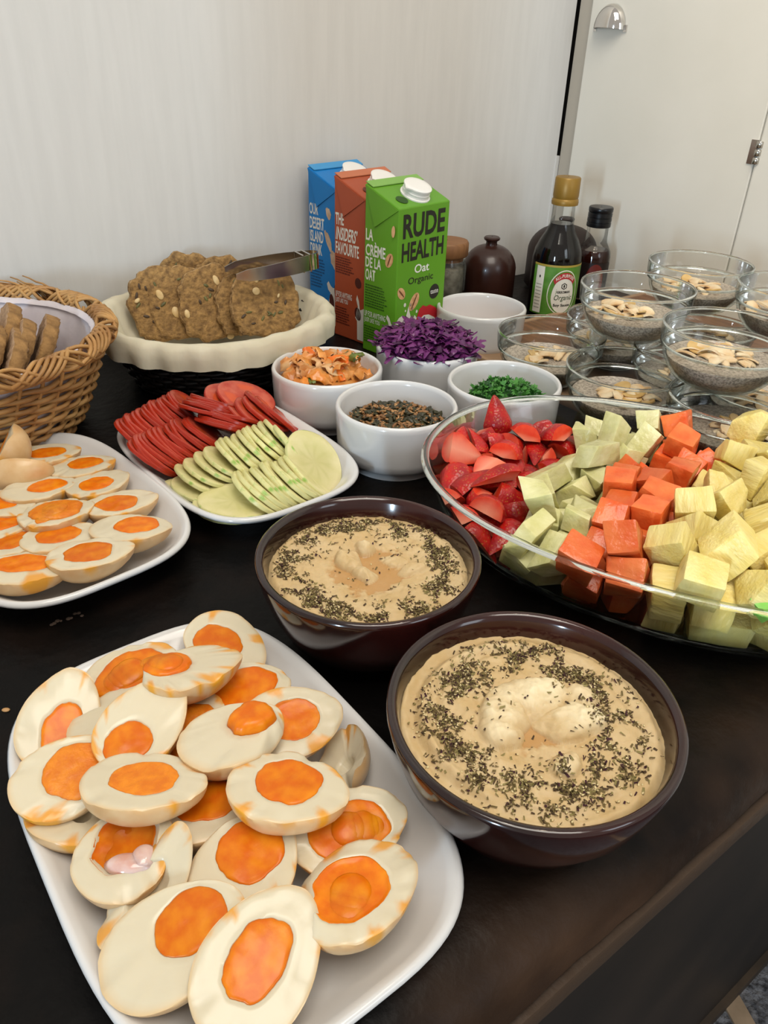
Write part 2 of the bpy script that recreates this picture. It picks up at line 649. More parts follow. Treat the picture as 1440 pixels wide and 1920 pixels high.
# pale strip let into the floor
pa, pb = at(1375, 1880, ROOMZ0 + 0.004), at(1400, 1925, ROOMZ0 + 0.004)
dd = (pb - pa).normalized()
nn = Vector((-dd.y, dd.x, 0))
mb = MB()
v = []
for z in (ROOMZ0, ROOMZ0 + 0.004):
    for k, w in ((-0.06, -1), (1.2, -1), (1.2, 1), (-0.06, 1)):
        p = pa + dd * k + nn * 0.014 * w
        v.append((p.x, p.y, z))
mb.add(v, [(3, 2, 1, 0), (4, 5, 6, 7), (0, 1, 5, 4), (1, 2, 6, 5), (2, 3, 7, 6), (3, 0, 4, 7)])
struct(mb.build('trim_floor', M_LINE))

# ================================================================== SIDEBOARD
side = thing('sideboard', 'long dark leather-topped sideboard against the white wall, carrying the whole buffet', 'sideboard', st(0, 0.4, ROOMZ0))
PINV = Matrix.Translation(-side.location)
prof = [(0.002, -0.05, 0, 0), (0.002, 0.0, 0, 0)] + [(0.02 + 0.80 * k / 10, 0.0, 0, 0) for k in range(11)]
for k in range(1, 9):
    a = pi / 2 * k / 8
    prof.append((0.842 + 0.040 * sin(a), -0.03 + 0.03 * cos(a), 0.25 + 0.5 * k / 8, 0))
prof += [(0.8835, -0.036, 0.6, 0), (0.880, -0.0385, 0.1, 0), (0.8795, -0.0395, 0.0, 0), (0.8865, -0.041, 0.4, 1), (0.8875, -0.043, 0.2, 1), (0.8875, -0.056, 0.1, 1), (0.885, -0.058, 0, 1), (0.80, -0.058, 0, 0)]
NS = 260
v, f, wn, lp = [], [], [], []
for i in range(NS + 1):
    s = -1.25 + (S0 - 0.012 + 1.25) * i / NS
    for (t, z, w, l) in prof:
        e = max(0, (t - 0.80) / 0.08)
        q = fbm((s * 9, t * 9, z * 9), 5)
        dz = 0.0012 * fbm((s * 5, t * 5, 0)) * (1 if t > 0.01 and z > -0.02 else 0)
        dt = e * (0.0008 if l < 0.5 and z > -0.037 else 0.0003) * fbm((s * 26, z * 40, 3), 4) - (0.0015 if 0.8 < e and -0.034 < z and fbm((s * 17, 7, z * 20), 2) > 0.42 else 0)
        v.append(tuple(st(s, t + dt, z + dz)))
        wn.append(max(0, min(1, w * (0.55 + 1.1 * q) + (0.35 if t > 0.1 and fbm((s * 14, t * 14, 5), 5) > 0.52 else 0) * 0.2)))
        lp.append(float(l))
n = len(prof)
for i in range(NS):
    for k in range(n - 1):
        f.append((i * n + k, (i + 1) * n + k, (i + 1) * n + k + 1, i * n + k + 1))
f.append(tuple(range(n)))
f.append(tuple(NS * n + k for k in range(n - 1, -1, -1)))
mb = MB()
mb.add(v, f)
me = mb.mesh('worktop', M_TOP, True, 50)
attr(me, 'worn', wn)
attr(me, 'lip', lp)
o = link('worktop', me, side)
o.matrix_parent_inverse = PINV
part_label(o, 'dark worn top with a rounded, scuffed front edge')
mb = MB()
wbox(mb, -1.2, S0 - 0.02, 0.02, 0.852, ROOMZ0, -0.058)
o = mb.build('cabinet_body', M_CAB, side, smooth=False)
o.matrix_parent_inverse = PINV
mb = MB()
wbox(mb, -1.2, S0 - 0.02, 0.852, 0.860, ROOMZ0, ROOMZ0 + 0.025)
o = mb.build('plinth', mat('plinth_wood', '#3a2c1e', 0.6, col2='#22190f', ns=20), side, smooth=False)
o.matrix_parent_inverse = PINV

# ================================================================== PLATTERS AND BOWLS
M_CHINA = mat('white_china', '#cfcecd', 0.16, spec=0.5, coat=0.3)
M_BROWN = mat('dark_glaze', '#1c0b09', 0.14, col2='#3c1510', ns=9, lo=0.4, hi=0.8, bump=0.05, bs=30, coat=0.5)


def platter(label, c, ang, a, b, n=3.4):
    prof = [(-0.040, 0.0), (-0.036, 0.0), (-0.034, 0.003), (-0.020, 0.009), (-0.006, 0.019), (-0.0005, 0.0235), (0.0, 0.0255), (-0.0015, 0.0275), (-0.004, 0.0272),
            (-0.008, 0.0235), (-0.018, 0.0135), (-0.028, 0.0078), (-0.040, 0.0062), (-0.06, 0.0058)]
    mb = MB()
    mb.loft([sup(a + d, b + d, n, 96, z) for d, z in prof], True, True)
    return tag(mb.build('serving_platter', M_CHINA, None, c, (0, 0, ang), angle=60), label, 'platter', 'white serving platters')


platter('white rounded oblong platter of egg halves at the front left corner', (-0.083, 0.268, 0), radians(-52), 0.136, 0.091)
platter('white oblong platter of egg halves cut off by the left side of the photo', (-0.285, 0.545, 0), radians(-47), 0.136, 0.091)
platter('white oblong platter of sliced tomato and cucumber in the middle', (-0.146, 0.656, 0), radians(-50), 0.127, 0.088)


def ramekin(label, c):
    R = 0.060
    prof = [(R - 0.016, 0.0), (R - 0.011, 0.0), (R - 0.0105, 0.006), (R - 0.006, 0.0085), (R - 0.0025, 0.013), (R - 0.001, 0.02), (R, 0.054), (R + 0.0003, 0.058), (R - 0.001, 0.0605),
            (R - 0.0025, 0.061), (R - 0.004, 0.060), (R - 0.005, 0.056), (R - 0.006, 0.02), (R - 0.010, 0.012), (R - 0.018, 0.0075), (0.02, 0.0065)]
    mb = MB()
    mb.lathe(prof, 72, True, True)
    return tag(mb.build('ramekin', M_CHINA, None, c, angle=60), label, 'bowl', 'white stacking bowls')


RK = {'seeds': at(744, 757, 0.06), 'kimchi': at(613.5, 686, 0.06), 'cabbage': at(801.5, 646, 0.06), 'parsley': at(946, 714, 0.06), 'pink': at(903, 573, 0.06)}
for k in RK:
    RK[k].z = 0
ramekin('white china bowl holding the toasted pumpkin seed mix', RK['seeds'])
ramekin('white china bowl holding the orange kimchi', RK['kimchi'])
ramekin('white china bowl heaped with shredded purple cabbage', RK['cabbage'])
ramekin('white china bowl with a little chopped green parsley', RK['parsley'])
ramekin('white china bowl of pale pink dip right of the green carton', RK['pink'])
mb = MB()
mb.lathe([(0.0535, 0.02), (0.0535, 0.026), (0.050, 0.0265), (0.03, 0.0272), (0.0001, 0.0275)], 48, True)
tag(mb.build('pink_dip', mat('pink_dip', '#c8a49c', 0.35, sss=0.2), None, RK['pink']), 'smooth pale pink dip in the white bowl right of the green carton', 'dip')


def brown_bowl(label, c, R=0.0775, H=0.072):
    prof = [(0.036, 0.0), (0.040, 0.0), (0.041, 0.004), (0.048, 0.008), (0.060, 0.020), (R - 0.008, 0.038), (R - 0.0025, 0.056), (R, H - 0.004), (R - 0.0003, H - 0.001), (R - 0.002, H), (R - 0.0045, H - 0.0008),
            (R - 0.006, H - 0.004), (R - 0.009, H - 0.018), (R - 0.016, 0.032), (0.05, 0.016), (0.03, 0.010)]
    mb = MB()
    mb.lathe(prof, 96, True, True)
    return tag(mb.build('glazed_bowl', M_BROWN, None, c, angle=60), label, 'bowl', 'dark brown glazed bowls')


HB, HS = at(1001, 1325, 0.07), at(691, 1040, 0.07)
HB.z = HS.z = 0
brown_bowl('dark brown glazed bowl of hummus, the larger-looking one at the front', HB, 0.078)
brown_bowl('dark brown glazed bowl of hummus behind, between salad platter and fruit dish', HS, 0.0762)

M_HUM = mat('hummus', '#c0a373', 0.5, col2='#cab187', ns=60, bump=0.5, bs=240, bd=6, sss=0.15, sscale=0.004, attrs=(('oil', '#ab7430'), ('cream', '#e8dab6')), rough_attr=('oil', 0.08), spec=0.4)
M_ZA = [mat('zaatar_leaf', '#6b5a34', 0.8), mat('zaatar_dark', '#4a3822', 0.8), mat('zaatar_green', '#857848', 0.8), mat('sumac', '#3a1620', 0.8)]
M_SES = mat('sesame', '#d8c594', 0.5)


def hummus(label, c, R, z0, hfun, oilz, seed, ring):
    """hfun(x, y) height in metres over z0; oilz level of the oil pool near the centre"""
    rnd = random.Random(seed)
    NR, NA = 80, 200
    v, f, oil, cr = [], [], [], []

    def H(x, y):
        r = sqrt(x * x + y * y) / R
        h = hfun(x, y) + 0.0010 * fbm((x * 90, y * 90, seed), 4) + 0.0008 * fbm((x * 260, y * 260, seed), 3)
        if r > 0.93:
            h -= (r - 0.93) * 0.03
        return h
    for k in range(NR + 1):
        for i in range(NA):
            a = 2 * pi * i / NA
            r = R * (0.004 + 0.996 * k / NR)
            x, y = r * cos(a), r * sin(a)
            h = H(x, y)
            lv = oilz(x, y)
            o = 1.0 if h < lv else max(0, 1 - (h - lv) / 0.0008)
            v.append((x, y, z0 + max(h, lv)))
            oil.append(0.62 * o)
            cr.append(max(0, min(1, (h - 0.004) / 0.006)))
    for k in range(NR):
        for i in range(NA):
            j = (i + 1) % NA
            f.append((k * NA + i, k * NA + j, (k + 1) * NA + j, (k + 1) * NA + i))
    f.append(tuple(range(NA - 1, -1, -1)))
    # skirt so that the mass has a body
    b0 = len(v)
    for i in range(NA):
        a = 2 * pi * i / NA
        v.append((R * 0.9 * cos(a), R * 0.9 * sin(a), z0 - 0.02))
        oil.append(0)
        cr.append(0)
    for i in range(NA):
        j = (i + 1) % NA
        f.append((NR * NA + i, NR * NA + j, b0 + j, b0 + i))
    f.append(tuple(b0 + i for i in range(NA)))
    mb = MB()
    mb.add(v, f)
    me = mb.mesh('hummus', M_HUM, True, None)
    attr(me, 'oil', oil)
    attr(me, 'cream', cr)
    root = tag(link('hummus', me, None, c), label, 'hummus', 'bowlfuls of hummus')
    za, se = MB(), MB()
    N = 0
    while N < 3900:
        a = rnd.uniform(0, 2 * pi)
        rc, rw, dens = ring(a)
        r = rnd.gauss(rc, rw) if rnd.random() > 0.05 else sqrt(rnd.random()) * 0.95
        if not 0.05 < r < 0.965:
            continue
        x, y = r * R * cos(a), r * R * sin(a)
        dn = dens * (0.25 + 1.5 * (fbm((x * 75, y * 75, seed + 4), 3) + 0.15))
        if rnd.random() > dn:
            continue
        N += 1
        z = z0 + max(H(x, y), oilz(x, y)) + rnd.uniform(0.0001, 0.0007)
        M = Matrix.Translation((x, y, z)) @ Euler((rnd.uniform(-0.7, 0.7), rnd.uniform(-0.7, 0.7), rnd.uniform(0, 6.3))).to_matrix().to_4x4()
        if rnd.random() < 0.11:
            L = rnd.uniform(0.0011, 0.0016)
            se.add([(-L, 0, 0), (0, -L * 0.55, 0), (L * 0.8, 0, 0), (0, L * 0.55, 0), (0, 0, L * 0.4), (0, 0, -L * 0.4)],
                   [(0, 1, 4), (1, 2, 4), (2, 3, 4), (3, 0, 4), (1, 0, 5), (2, 1, 5), (3, 2, 5), (0, 3, 5)], 0, M)
        else:
            L, W = rnd.uniform(0.0005, 0.0019), rnd.uniform(0.0003, 0.0008)
            za.add([(-L, -W * 0.6, 0), (L * 0.7, -W, 0.0003), (L, W * 0.5, 0), (-L * 0.8, W, 0.0004)], [(0, 1, 2), (0, 2, 3)], rnd.choice((0, 0, 0, 1, 1, 1, 2, 2, 3)), M)
    za.build('herb_sprinkle', M_ZA, root, smooth=False, stuff=True)
    se.build('sesame_sprinkle', M_SES, root, smooth=True, angle=None, stuff=True)
    return root


def blob(x, y, cx, cy, r, h, sx=1.0, ang=0.0):
    wx = 0.0032 * fbm((x * 55, y * 55, 11), 2)
    wy = 0.0032 * fbm((x * 55, y * 55, 23), 2)
    dx, dy = x - cx + wx, y - cy + wy
    u, w = dx * cos(ang) + dy * sin(ang), -dx * sin(ang) + dy * cos(ang)
    q = (u / (r * sx)) ** 2 + (w / r) ** 2
    return h * max(0.0, 1 - q) ** 0.45


def hum_big_h(x, y):
    r = sqrt(x * x + y * y)
    a = atan2(y, x)
    h = 0.0035 * sin(min(1, r / 0.07) * pi) * 0.4
    h += 0.0024 * sin(r * 520 + a * 1.0) * max(0, min(1, (r - 0.045) / 0.01)) * (0.35 + 0.65 * max(0, cos(a - 2.8)))
    h -= 0.004 * max(0, 1 - (r / 0.034) ** 2)
    h = max(h, -0.004)
    wv = 0.003 * fbm((x * 60, y * 60, 1), 3)
    h += max(blob(x, y, -0.012, 0.006, 0.014, 0.010, 1.5, 1.1), blob(x, y, 0.004, 0.015, 0.016, 0.0105, 1.3, 0.2), blob(x, y, 0.020, 0.000, 0.0125, 0.009, 1.7, 0.15),
             blob(x, y, -0.018, -0.010, 0.010, 0.008, 1.2, -0.6), blob(x, y, 0.012, -0.030, 0.008, 0.0055, 1.1, 1.2), blob(x, y, 0.028, 0.014, 0.010, 0.006, 1.5, 0.9)) + wv * max(0, 1 - r / 0.04)
    return h


def hum_small_h(x, y):
    r = sqrt(x * x + y * y)
    a = atan2(y, x)
    h = 0.0030 * sin(min(1, r / 0.07) * pi) * 0.5
    h += 0.0012 * sin(r * 420 + a * 2.0) * max(0, min(1, (r - 0.05) / 0.01)) * (0.4 + 0.6 * max(0, cos(a + 1.8)))
    h -= 0.0052 * max(0, 1 - (r / 0.042) ** 2)
    h += max(blob(x, y, -0.004, 0.023, 0.0075, 0.008), blob(x, y, -0.013, 0.008, 0.0085, 0.008, 1.5, -0.9), blob(x, y, -0.004, -0.006, 0.0075, 0.0075, 1.5, -0.7), blob(x, y, 0.030, 0.000, 0.006, 0.005, 1.9, 0.5),
             blob(x, y, 0.018, 0.012, 0.006, 0.003, 2.2, -0.3))
    return h + 0.0015 * fbm((x * 70, y * 70, 2), 3) * max(0, 1 - r / 0.045)


hummus('hummus with broad white crest and wide herb ring, front brown bowl', HB, 0.0705, 0.0590, hum_big_h,
       lambda x, y: -0.0022 if (x + 0.002) ** 2 + (y + 0.006) ** 2 < 0.033 ** 2 else (0.0076 if (x - 0.002) ** 2 + (y - 0.016) ** 2 < 0.011 ** 2 else -1), 3,
       lambda a: (0.67, 0.10, 0.9) if abs(a - 1.6) > 0.5 else (0.72, 0.09, 0.9))
hummus('hummus with small knob in amber oil pool, rear brown bowl', HS, 0.0690, 0.0585, hum_small_h,
       lambda x, y: -0.0024 if x * x + y * y < 0.043 ** 2 else -1, 9,
       lambda a: (0.76, 0.085, 0.9))

# ================================================================== GLASS
M_GLASS = glass_mat('clear_glass', (0.985, 0.99, 0.985, 1), (0.80, 0.87, 0.84, 1), 0.6)
M_GRIM = mat('glass_rim', (0.93, 0.98, 0.96, 1), 0.02, trans=1.0, ior=1.45)

# oval baking dish with the fruit
dish = thing('oval_glass_dish', 'large clear oval glass dish filled with cut fruit', 'dish', DISH_C, DISH_ANG)
mb = MB()
outer = ((-0.052, 0.0005), (-0.043, 0.0015), (-0.032, 0.006), (-0.024, 0.014), (-0.014, 0.030), (-0.004, 0.052), (0.0005, 0.066))
mb.loft([sup(DISH_A + d, DISH_B + d, DISH_N, 128, z) for d, z in outer], True)
mb.loft([sup(DISH_A + d, DISH_B + d, DISH_N, 128, z) for d, z in DISH_IN], True)
mb.build('dish_wall', M_GLASS, dish, angle=60)
mb = MB()
mb.loft([sup(DISH_A + d, DISH_B + d, DISH_N, 128, z) for d, z in ((-0.004, 0.066), (-0.0042, 0.0680), (-0.0028, 0.0695), (0.000, 0.0697), (0.0022, 0.0690), (0.0026, 0.0672), (0.0005, 0.066), (-0.004, 0.066))])
mb.build('rim', M_GRIM, dish, angle=None)
mb = MB()
mb.loft([sup(DISH_A + d, DISH_B + d, DISH_N, 128, z) for d, z in ((-0.052, 0.0002), (-0.046, 0.0), (-0.040, 0.001), (-0.041, 0.004), (-0.047, 0.0045), (-0.052, 0.0002))])
mb.build('base_ring', M_GRIM, dish, angle=None)

# ================================================================== CUT FRUIT (poses settled once with a rigid-body drop: variant, x y z in 0.1 mm, euler in 0.01 rad)
FRUIT = {"strawberry_piece":[[4,784,5882,74,137,7,-152],[4,910,6312,251,-153,19,-133],[0,1253,6334,176,3,-46,246],[1,851,5303,80,117,-1,-116],[0,1168,5778,177,-111,-45,-92],[1,1302,5955,64,126,0,179],[1,1528,6305,186,-65,-38,-222],[3,1517,6391,71,91,0,66],[0,637,6033,215,63,-37,-215],[3,971,6648,342,49,-100,273],[2,563,5489,298,159,-81,-207],[2,754,5800,233,87,3,305],[0,1033,5892,224,-88,-14,216],[0,851,6154,325,-27,-40,-42],[4,1102,6591,230,4,-39,-260],[3,806,5646,188,213,-22,52],[4,965,5525,213,-168,-6,164],[2,1166,5805,195,142,4,-165],[2,1020,6064,189,31,-54,-193],[2,1218,6383,288,87,192,-61],[3,1653,6678,238,-127,8,-113],[0,1485,6693,195,178,-40,13],[0,712,6084,305,64,31,-105],[4,1216,6609,299,134,-56,-226],[4,957,5360,216,166,-7,-254],[4,793,5430,311,54,-114,39],[4,1301,6055,229,151,2,169],[2,1393,6429,319,164,23,142],[1,1384,6451,281,-85,-72,-98],[3,768,5096,221,-129,-270,-70],[2,1156,5359,69,144,0,125],[2,1591,6291,274,140,2,-247],[2,1799,6622,202,128,21,130],[2,1460,6826,333,151,-34,25],[2,782,5683,445,164,45,-259],[2,922,5608,519,128,2,41],[0,594,5780,379,158,-18,115],[0,672,6408,462,46,58,-189],[0,1047,6812,586,170,132,-91],[0,1104,5347,277,199,-76,186],[1,927,5728,369,107,6,5],[4,893,5929,516,-152,-1,95],[0,796,6416,451,10,49,-138],[1,1572,6609,431,163,-40,-97],[3,964,5100,255,165,-5,87],[1,1074,5605,312,38,-44,309],[1,1286,6645,433,118,-31,-154],[1,1752,6664,326,127,18,-225],[0,710,6102,541,65,-267,34],[3,985,6396,371,213,-75,176],[3,621,5260,322,129,-58,-157],[0,839,5290,427,126,-43,-187],[4,1130,6238,463,156,-16,-211],[3,1170,6217,342,168,25,-186],[3,1339,5935,312,183,1,-253]],"melon_chunk":[[2,1358,4907,171,-18,10,30],[2,1219,5105,164,-14,0,-222],[0,1570,5627,145,-7,1,252],[4,1567,5918,145,-172,9,100],[1,1857,5863,167,14,296,158],[3,1864,6299,183,-11,-9,111],[2,1974,6546,170,-33,1,274],[4,1515,5122,174,60,-132,15],[2,1843,5611,148,28,199,23],[3,2110,6136,184,-155,-8,267],[1,2369,6420,173,16,-25,75],[3,1306,5213,394,124,8,247],[1,1082,4827,318,38,-9,89],[3,1471,4952,365,-1,34,82],[2,1403,5437,148,29,203,-127],[2,1619,5513,330,158,-9,237],[4,1718,6097,194,181,6,253],[1,1833,6214,375,16,4,-201],[0,1897,6477,494,-236,115,-115],[3,2194,6699,273,-22,47,266],[3,1845,5857,408,4,134,82],[1,2202,6292,343,38,48,202],[4,1195,5033,389,-84,105,0],[0,1392,5745,461,100,-12,73],[2,2038,6317,597,48,230,113],[0,1994,6744,389,134,-86,137],[0,1086,4793,563,-128,-6,87],[2,1255,4626,431,-108,58,-222],[3,1602,5216,478,-203,-53,-159],[2,1353,5550,385,233,107,76],[0,1599,5734,314,141,-80,-45],[0,2117,6055,440,91,-88,74],[0,2180,6498,429,67,12,30],[1,2494,6638,327,-106,-309,-43],[2,2542,6753,551,-44,63,88],[1,1216,5206,608,122,-19,158],[4,1483,4993,545,-144,7,263],[3,1634,6005,419,50,298,101],[2,1789,5931,640,26,-8,-261],[2,2344,6348,517,123,235,67]],"papaya_cube":[[0,1518,4637,231,-18,61,-226],[1,1725,4915,184,8,4,104],[3,1843,5132,155,-5,2,-69],[3,2136,5159,155,-5,4,264],[1,2100,5441,184,10,5,-73],[2,2197,5745,167,2,4,-282],[0,2577,6258,184,-3,7,-174],[2,1845,4610,170,-1,5,1],[2,2053,4927,167,2,4,249],[2,2362,5326,167,2,4,-209],[2,2553,5731,169,-1,4,256],[1,2479,6004,178,-159,299,3],[1,2796,6053,184,6,2,106],[3,2833,6373,212,-25,-59,174],[0,1640,4785,424,1,101,99],[2,1480,4496,411,8,-53,102],[0,1809,4505,401,8,-11,-215],[2,1838,5120,372,-6,304,-49],[1,1955,5371,402,1,28,-225],[2,2171,5617,390,15,1,-142],[2,2454,5685,388,-10,-14,133],[3,2310,5942,386,2,84,51],[2,2618,6286,412,6,12,-47],[1,2086,4981,398,0,10,104],[2,2196,5220,386,26,1,-63],[1,2660,5942,436,-56,-86,-225],[1,2909,6212,380,-93,22,-55],[1,2774,6548,404,-54,-94,179],[0,1364,4410,614,-31,-21,267],[0,1728,4947,585,-4,103,100],[1,1896,5404,637,170,-9,-40],[0,1679,4277,556,-87,-14,-42],[3,1834,4655,593,-28,-9,-67],[1,1927,4761,388,-121,6,259],[3,1857,5177,581,-15,18,264],[0,2373,5384,418,-68,130,18],[3,2000,5615,577,-139,-10,-47],[3,2118,5857,525,0,-73,-282],[1,2652,6225,632,140,-8,245],[1,2754,6642,624,110,39,97],[0,2439,5614,629,143,167,-80],[3,2843,6032,520,96,-53,222],[0,1675,4451,744,41,-77,-215],[0,2021,4979,643,153,-1,101],[3,2597,5822,601,63,13,-71],[0,2144,5241,626,-140,16,-68],[3,2211,5497,622,14,-34,-69]],"pineapple_chunk":[[4,2054,4337,186,-1,38,95],[4,2201,4629,161,-1,15,-222],[0,2459,4882,160,-8,-4,71],[1,2836,5547,193,-7,6,-209],[0,3163,6116,208,-299,-10,117],[2,2370,4205,248,12,-5,-27],[4,2450,4505,160,8,7,-256],[2,2751,4614,298,131,-99,231],[1,2655,5208,216,-156,7,51],[0,3004,5292,201,-161,-13,-271],[4,3059,5812,180,-162,1,244],[1,3462,5879,248,23,16,-76],[1,2665,4295,216,-9,22,233],[2,3150,4544,179,-54,35,127],[4,2980,5011,160,3,12,179],[3,3253,5099,164,4,-1,186],[2,3271,5527,191,-70,59,-114],[4,3104,4145,231,13,-74,-122],[2,3426,4260,267,239,-8,57],[2,3382,4836,287,123,-186,-21],[3,3697,4947,176,22,9,-250],[3,3842,5361,267,-20,-59,97],[3,3684,4600,226,18,66,285],[3,1972,4227,489,-157,-26,134],[3,2264,4159,453,11,-5,126],[1,2212,4545,441,162,-121,-164],[3,2565,4868,436,111,-13,-229],[4,2700,5120,488,-4,314,-45],[0,2883,5692,488,225,177,-2],[0,3244,6243,434,22,7,-4],[4,2627,3968,466,81,102,212],[2,2510,4416,427,-253,-8,-144],[1,3010,4728,345,-117,-39,-151],[0,3053,5372,455,-6,-27,-210],[3,3365,5578,411,82,-39,187],[3,3090,5848,394,16,10,225],[3,3609,5954,477,22,17,73],[0,2915,4027,469,-181,184,6],[1,2989,4362,432,50,-16,-132],[1,3366,4500,442,-6,-57,-33],[0,3174,5028,394,-18,-18,229],[0,3519,5229,232,-214,-16,196],[2,3647,5643,292,95,-50,130],[0,3291,4110,491,34,-10,35],[0,3684,4303,478,154,120,-57],[3,3599,4732,442,44,1,-204],[4,3950,5134,346,119,93,-236],[1,3879,5619,500,-124,58,223],[3,3971,4808,440,-108,4,127],[3,1998,4447,680,-203,-220,1],[3,2079,4089,691,-11,21,-202],[1,2742,4510,624,143,-54,33],[3,2269,4783,601,89,244,-71],[4,2469,5154,504,-161,125,111],[0,2708,5549,462,-171,-26,259],[4,2962,5872,720,38,-34,311],[3,3222,5982,624,-8,5,-163],[0,2468,4037,626,-95,49,175],[1,2797,4275,652,-143,271,35],[1,2896,4862,619,-96,-10,-189],[4,3191,4931,611,136,-15,144],[0,3068,5526,712,147,17,49],[3,3522,5554,586,90,27,113],[0,3581,6029,721,-15,-7,-172],[2,3183,3939,789,-165,-116,-92],[2,3211,4554,607,36,-20,-154],[2,3453,4824,636,-21,28,185],[2,3359,5251,531,-11,63,-44],[3,3700,5284,435,35,-67,11],[1,3788,5815,745,-57,18,69],[2,3380,4182,700,63,0,256],[1,3846,4527,662,187,100,161],[2,3739,4943,597,-62,-99,-110],[0,4008,5157,607,14,-17,163],[3,2311,4947,708,50,-95,-221],[4,2678,5351,652,0,-70,142],[4,3712,5143,728,128,28,-44],[3,3288,5690,785,-54,-246,-76],[1,2366,4372,781,90,-13,-177],[2,3094,4597,800,-88,70,-290],[4,2639,5082,719,69,-20,57],[0,3064,5224,695,-108,-13,117],[2,3859,5403,725,-77,42,-294],[0,3290,6369,764,69,-124,4],[3,3707,4273,850,173,-51,61],[3,3293,4882,835,24,-5,93],[0,3445,5235,724,-58,-15,-169],[4,3492,4493,714,75,-25,310],[0,3958,4794,754,-114,103,-18],[0,4026,5107,818,17,-17,133]]}
FKIND = {'strawberry_piece': ('strawberry', 'strawberry pieces in the glass dish', ('red strawberry half', 'trimmed red strawberry half', 'narrow strawberry wedge', 'red strawberry wedge', 'blunt strawberry half')),
         'melon_chunk': ('melon', 'melon chunks in the glass dish', ('long melon chunk', 'squarish melon chunk', 'slender melon chunk', 'stubby melon chunk', 'small melon chunk')),
         'papaya_cube': ('papaya', 'papaya cubes in the glass dish', ('oblong papaya cube', 'even papaya cube', 'long papaya cube', 'small papaya cube')),
         'pineapple_chunk': ('pineapple', 'pineapple chunks in the glass dish', ('long pineapple chunk', 'broad pineapple chunk', 'longest-cut pineapple chunk', 'stubby pineapple chunk', 'small pineapple chunk'))}
FP = fruit_protos()
_fruit = {}
for kind, rows in FRUIT.items():
    ct, gp, shp = FKIND[kind]
    for vi, x, y, z, a, b, c in rows:
        o = link(kind, FP[kind][vi], None, (x * 1e-4, y * 1e-4, z * 1e-4), (a * .01, b * .01, c * .01))
        loc = Vector((x * 1e-4, y * 1e-4, 0)) - DISH_C
        ln = Matrix.Rotation(-DISH_ANG, 3, 'Z') @ loc
        edge = ((abs(ln.x) / DISH_A) ** 2.2 + (abs(ln.y) / DISH_B) ** 2.2) ** (1 / 2.2)
        where = ('at the near glass wall' if loc.y < 0 else 'at the far glass wall') if edge > 0.66 else 'in mid dish'
        lev = 'on top' if z > 520 else ('half buried' if z > 330 else 'at the bottom')
        _fruit.setdefault((kind, vi, lev, where), []).append(o)
for (kind, vi, lev, where), obs in _fruit.items():
    ct, gp, shp = FKIND[kind]
    obs.sort(key=lambda o: (o.location - CPOS).dot(RGT) / (o.location - CPOS).dot(FWD))
    for i, o in enumerate(obs):
        lb = shp[vi] + ' ' + lev + ' ' + where
        if len(obs) > 1 and lev != 'at the bottom':
            lb += ', ' + ORD[i] + ' from left'
        tag(o, lb, ct, gp + ', ' + lev + ' ' + where)
M_LIME = mat('green_rind', '#7cc24a', 0.4, col2='#9ad26a', ns=40, sss=0.2)
o = link('melon_chunk', chunk_mesh('melon_chunk', M_LIME, 5, 0.022, 0.015, 0.011), None, at(1440, 1128, 0.066), (0.5, -0.3, 0.6))
tag(o, 'bright green fruit piece at the right edge of the glass dish', 'fruit')

# ================================================================== EGGS
M_SHELL = mat('egg_outside', '#d8ba8e', 0.32, col2='#c99f6c', ns=45, nd=5, sss=0.25, sssr=(1, 0.75, 0.5), sscale=0.006, bump=0.12, bs=130, rnd=0.08,
              attrs=(('smear', '#d99a2e'),))
M_FACE = mat('egg_white', '#cfc4aa', 0.28, sss=0.3, sssr=(1, 0.85, 0.6), sscale=0.006, bump=0.12, bs=120, rnd=0.04,
             attrs=(('tan', '#cfae80'), ('smear', '#d8942a')))
M_YOLK = mat('egg_yolk', '#d06404', 0.32, col2='#df8412', ns=110, nd=4, lo=0.4, hi=0.72, sss=0.2, sssr=(1, 0.5, 0.1), sscale=0.004, bump=0.25, bs=150, coat=0.0, spec=0.35, rnd=0.1)
M_YOLKD = mat('egg_yolk_dry', '#de8414', 0.45, col2='#cf6e0a', ns=160, bump=0.8, bs=260, sss=0.2, rnd=0.1)
M_PINKY = mat('runny_white', '#c99a8c', 0.12, col2='#d9c3bd', ns=80, sss=0.3, coat=0.4)


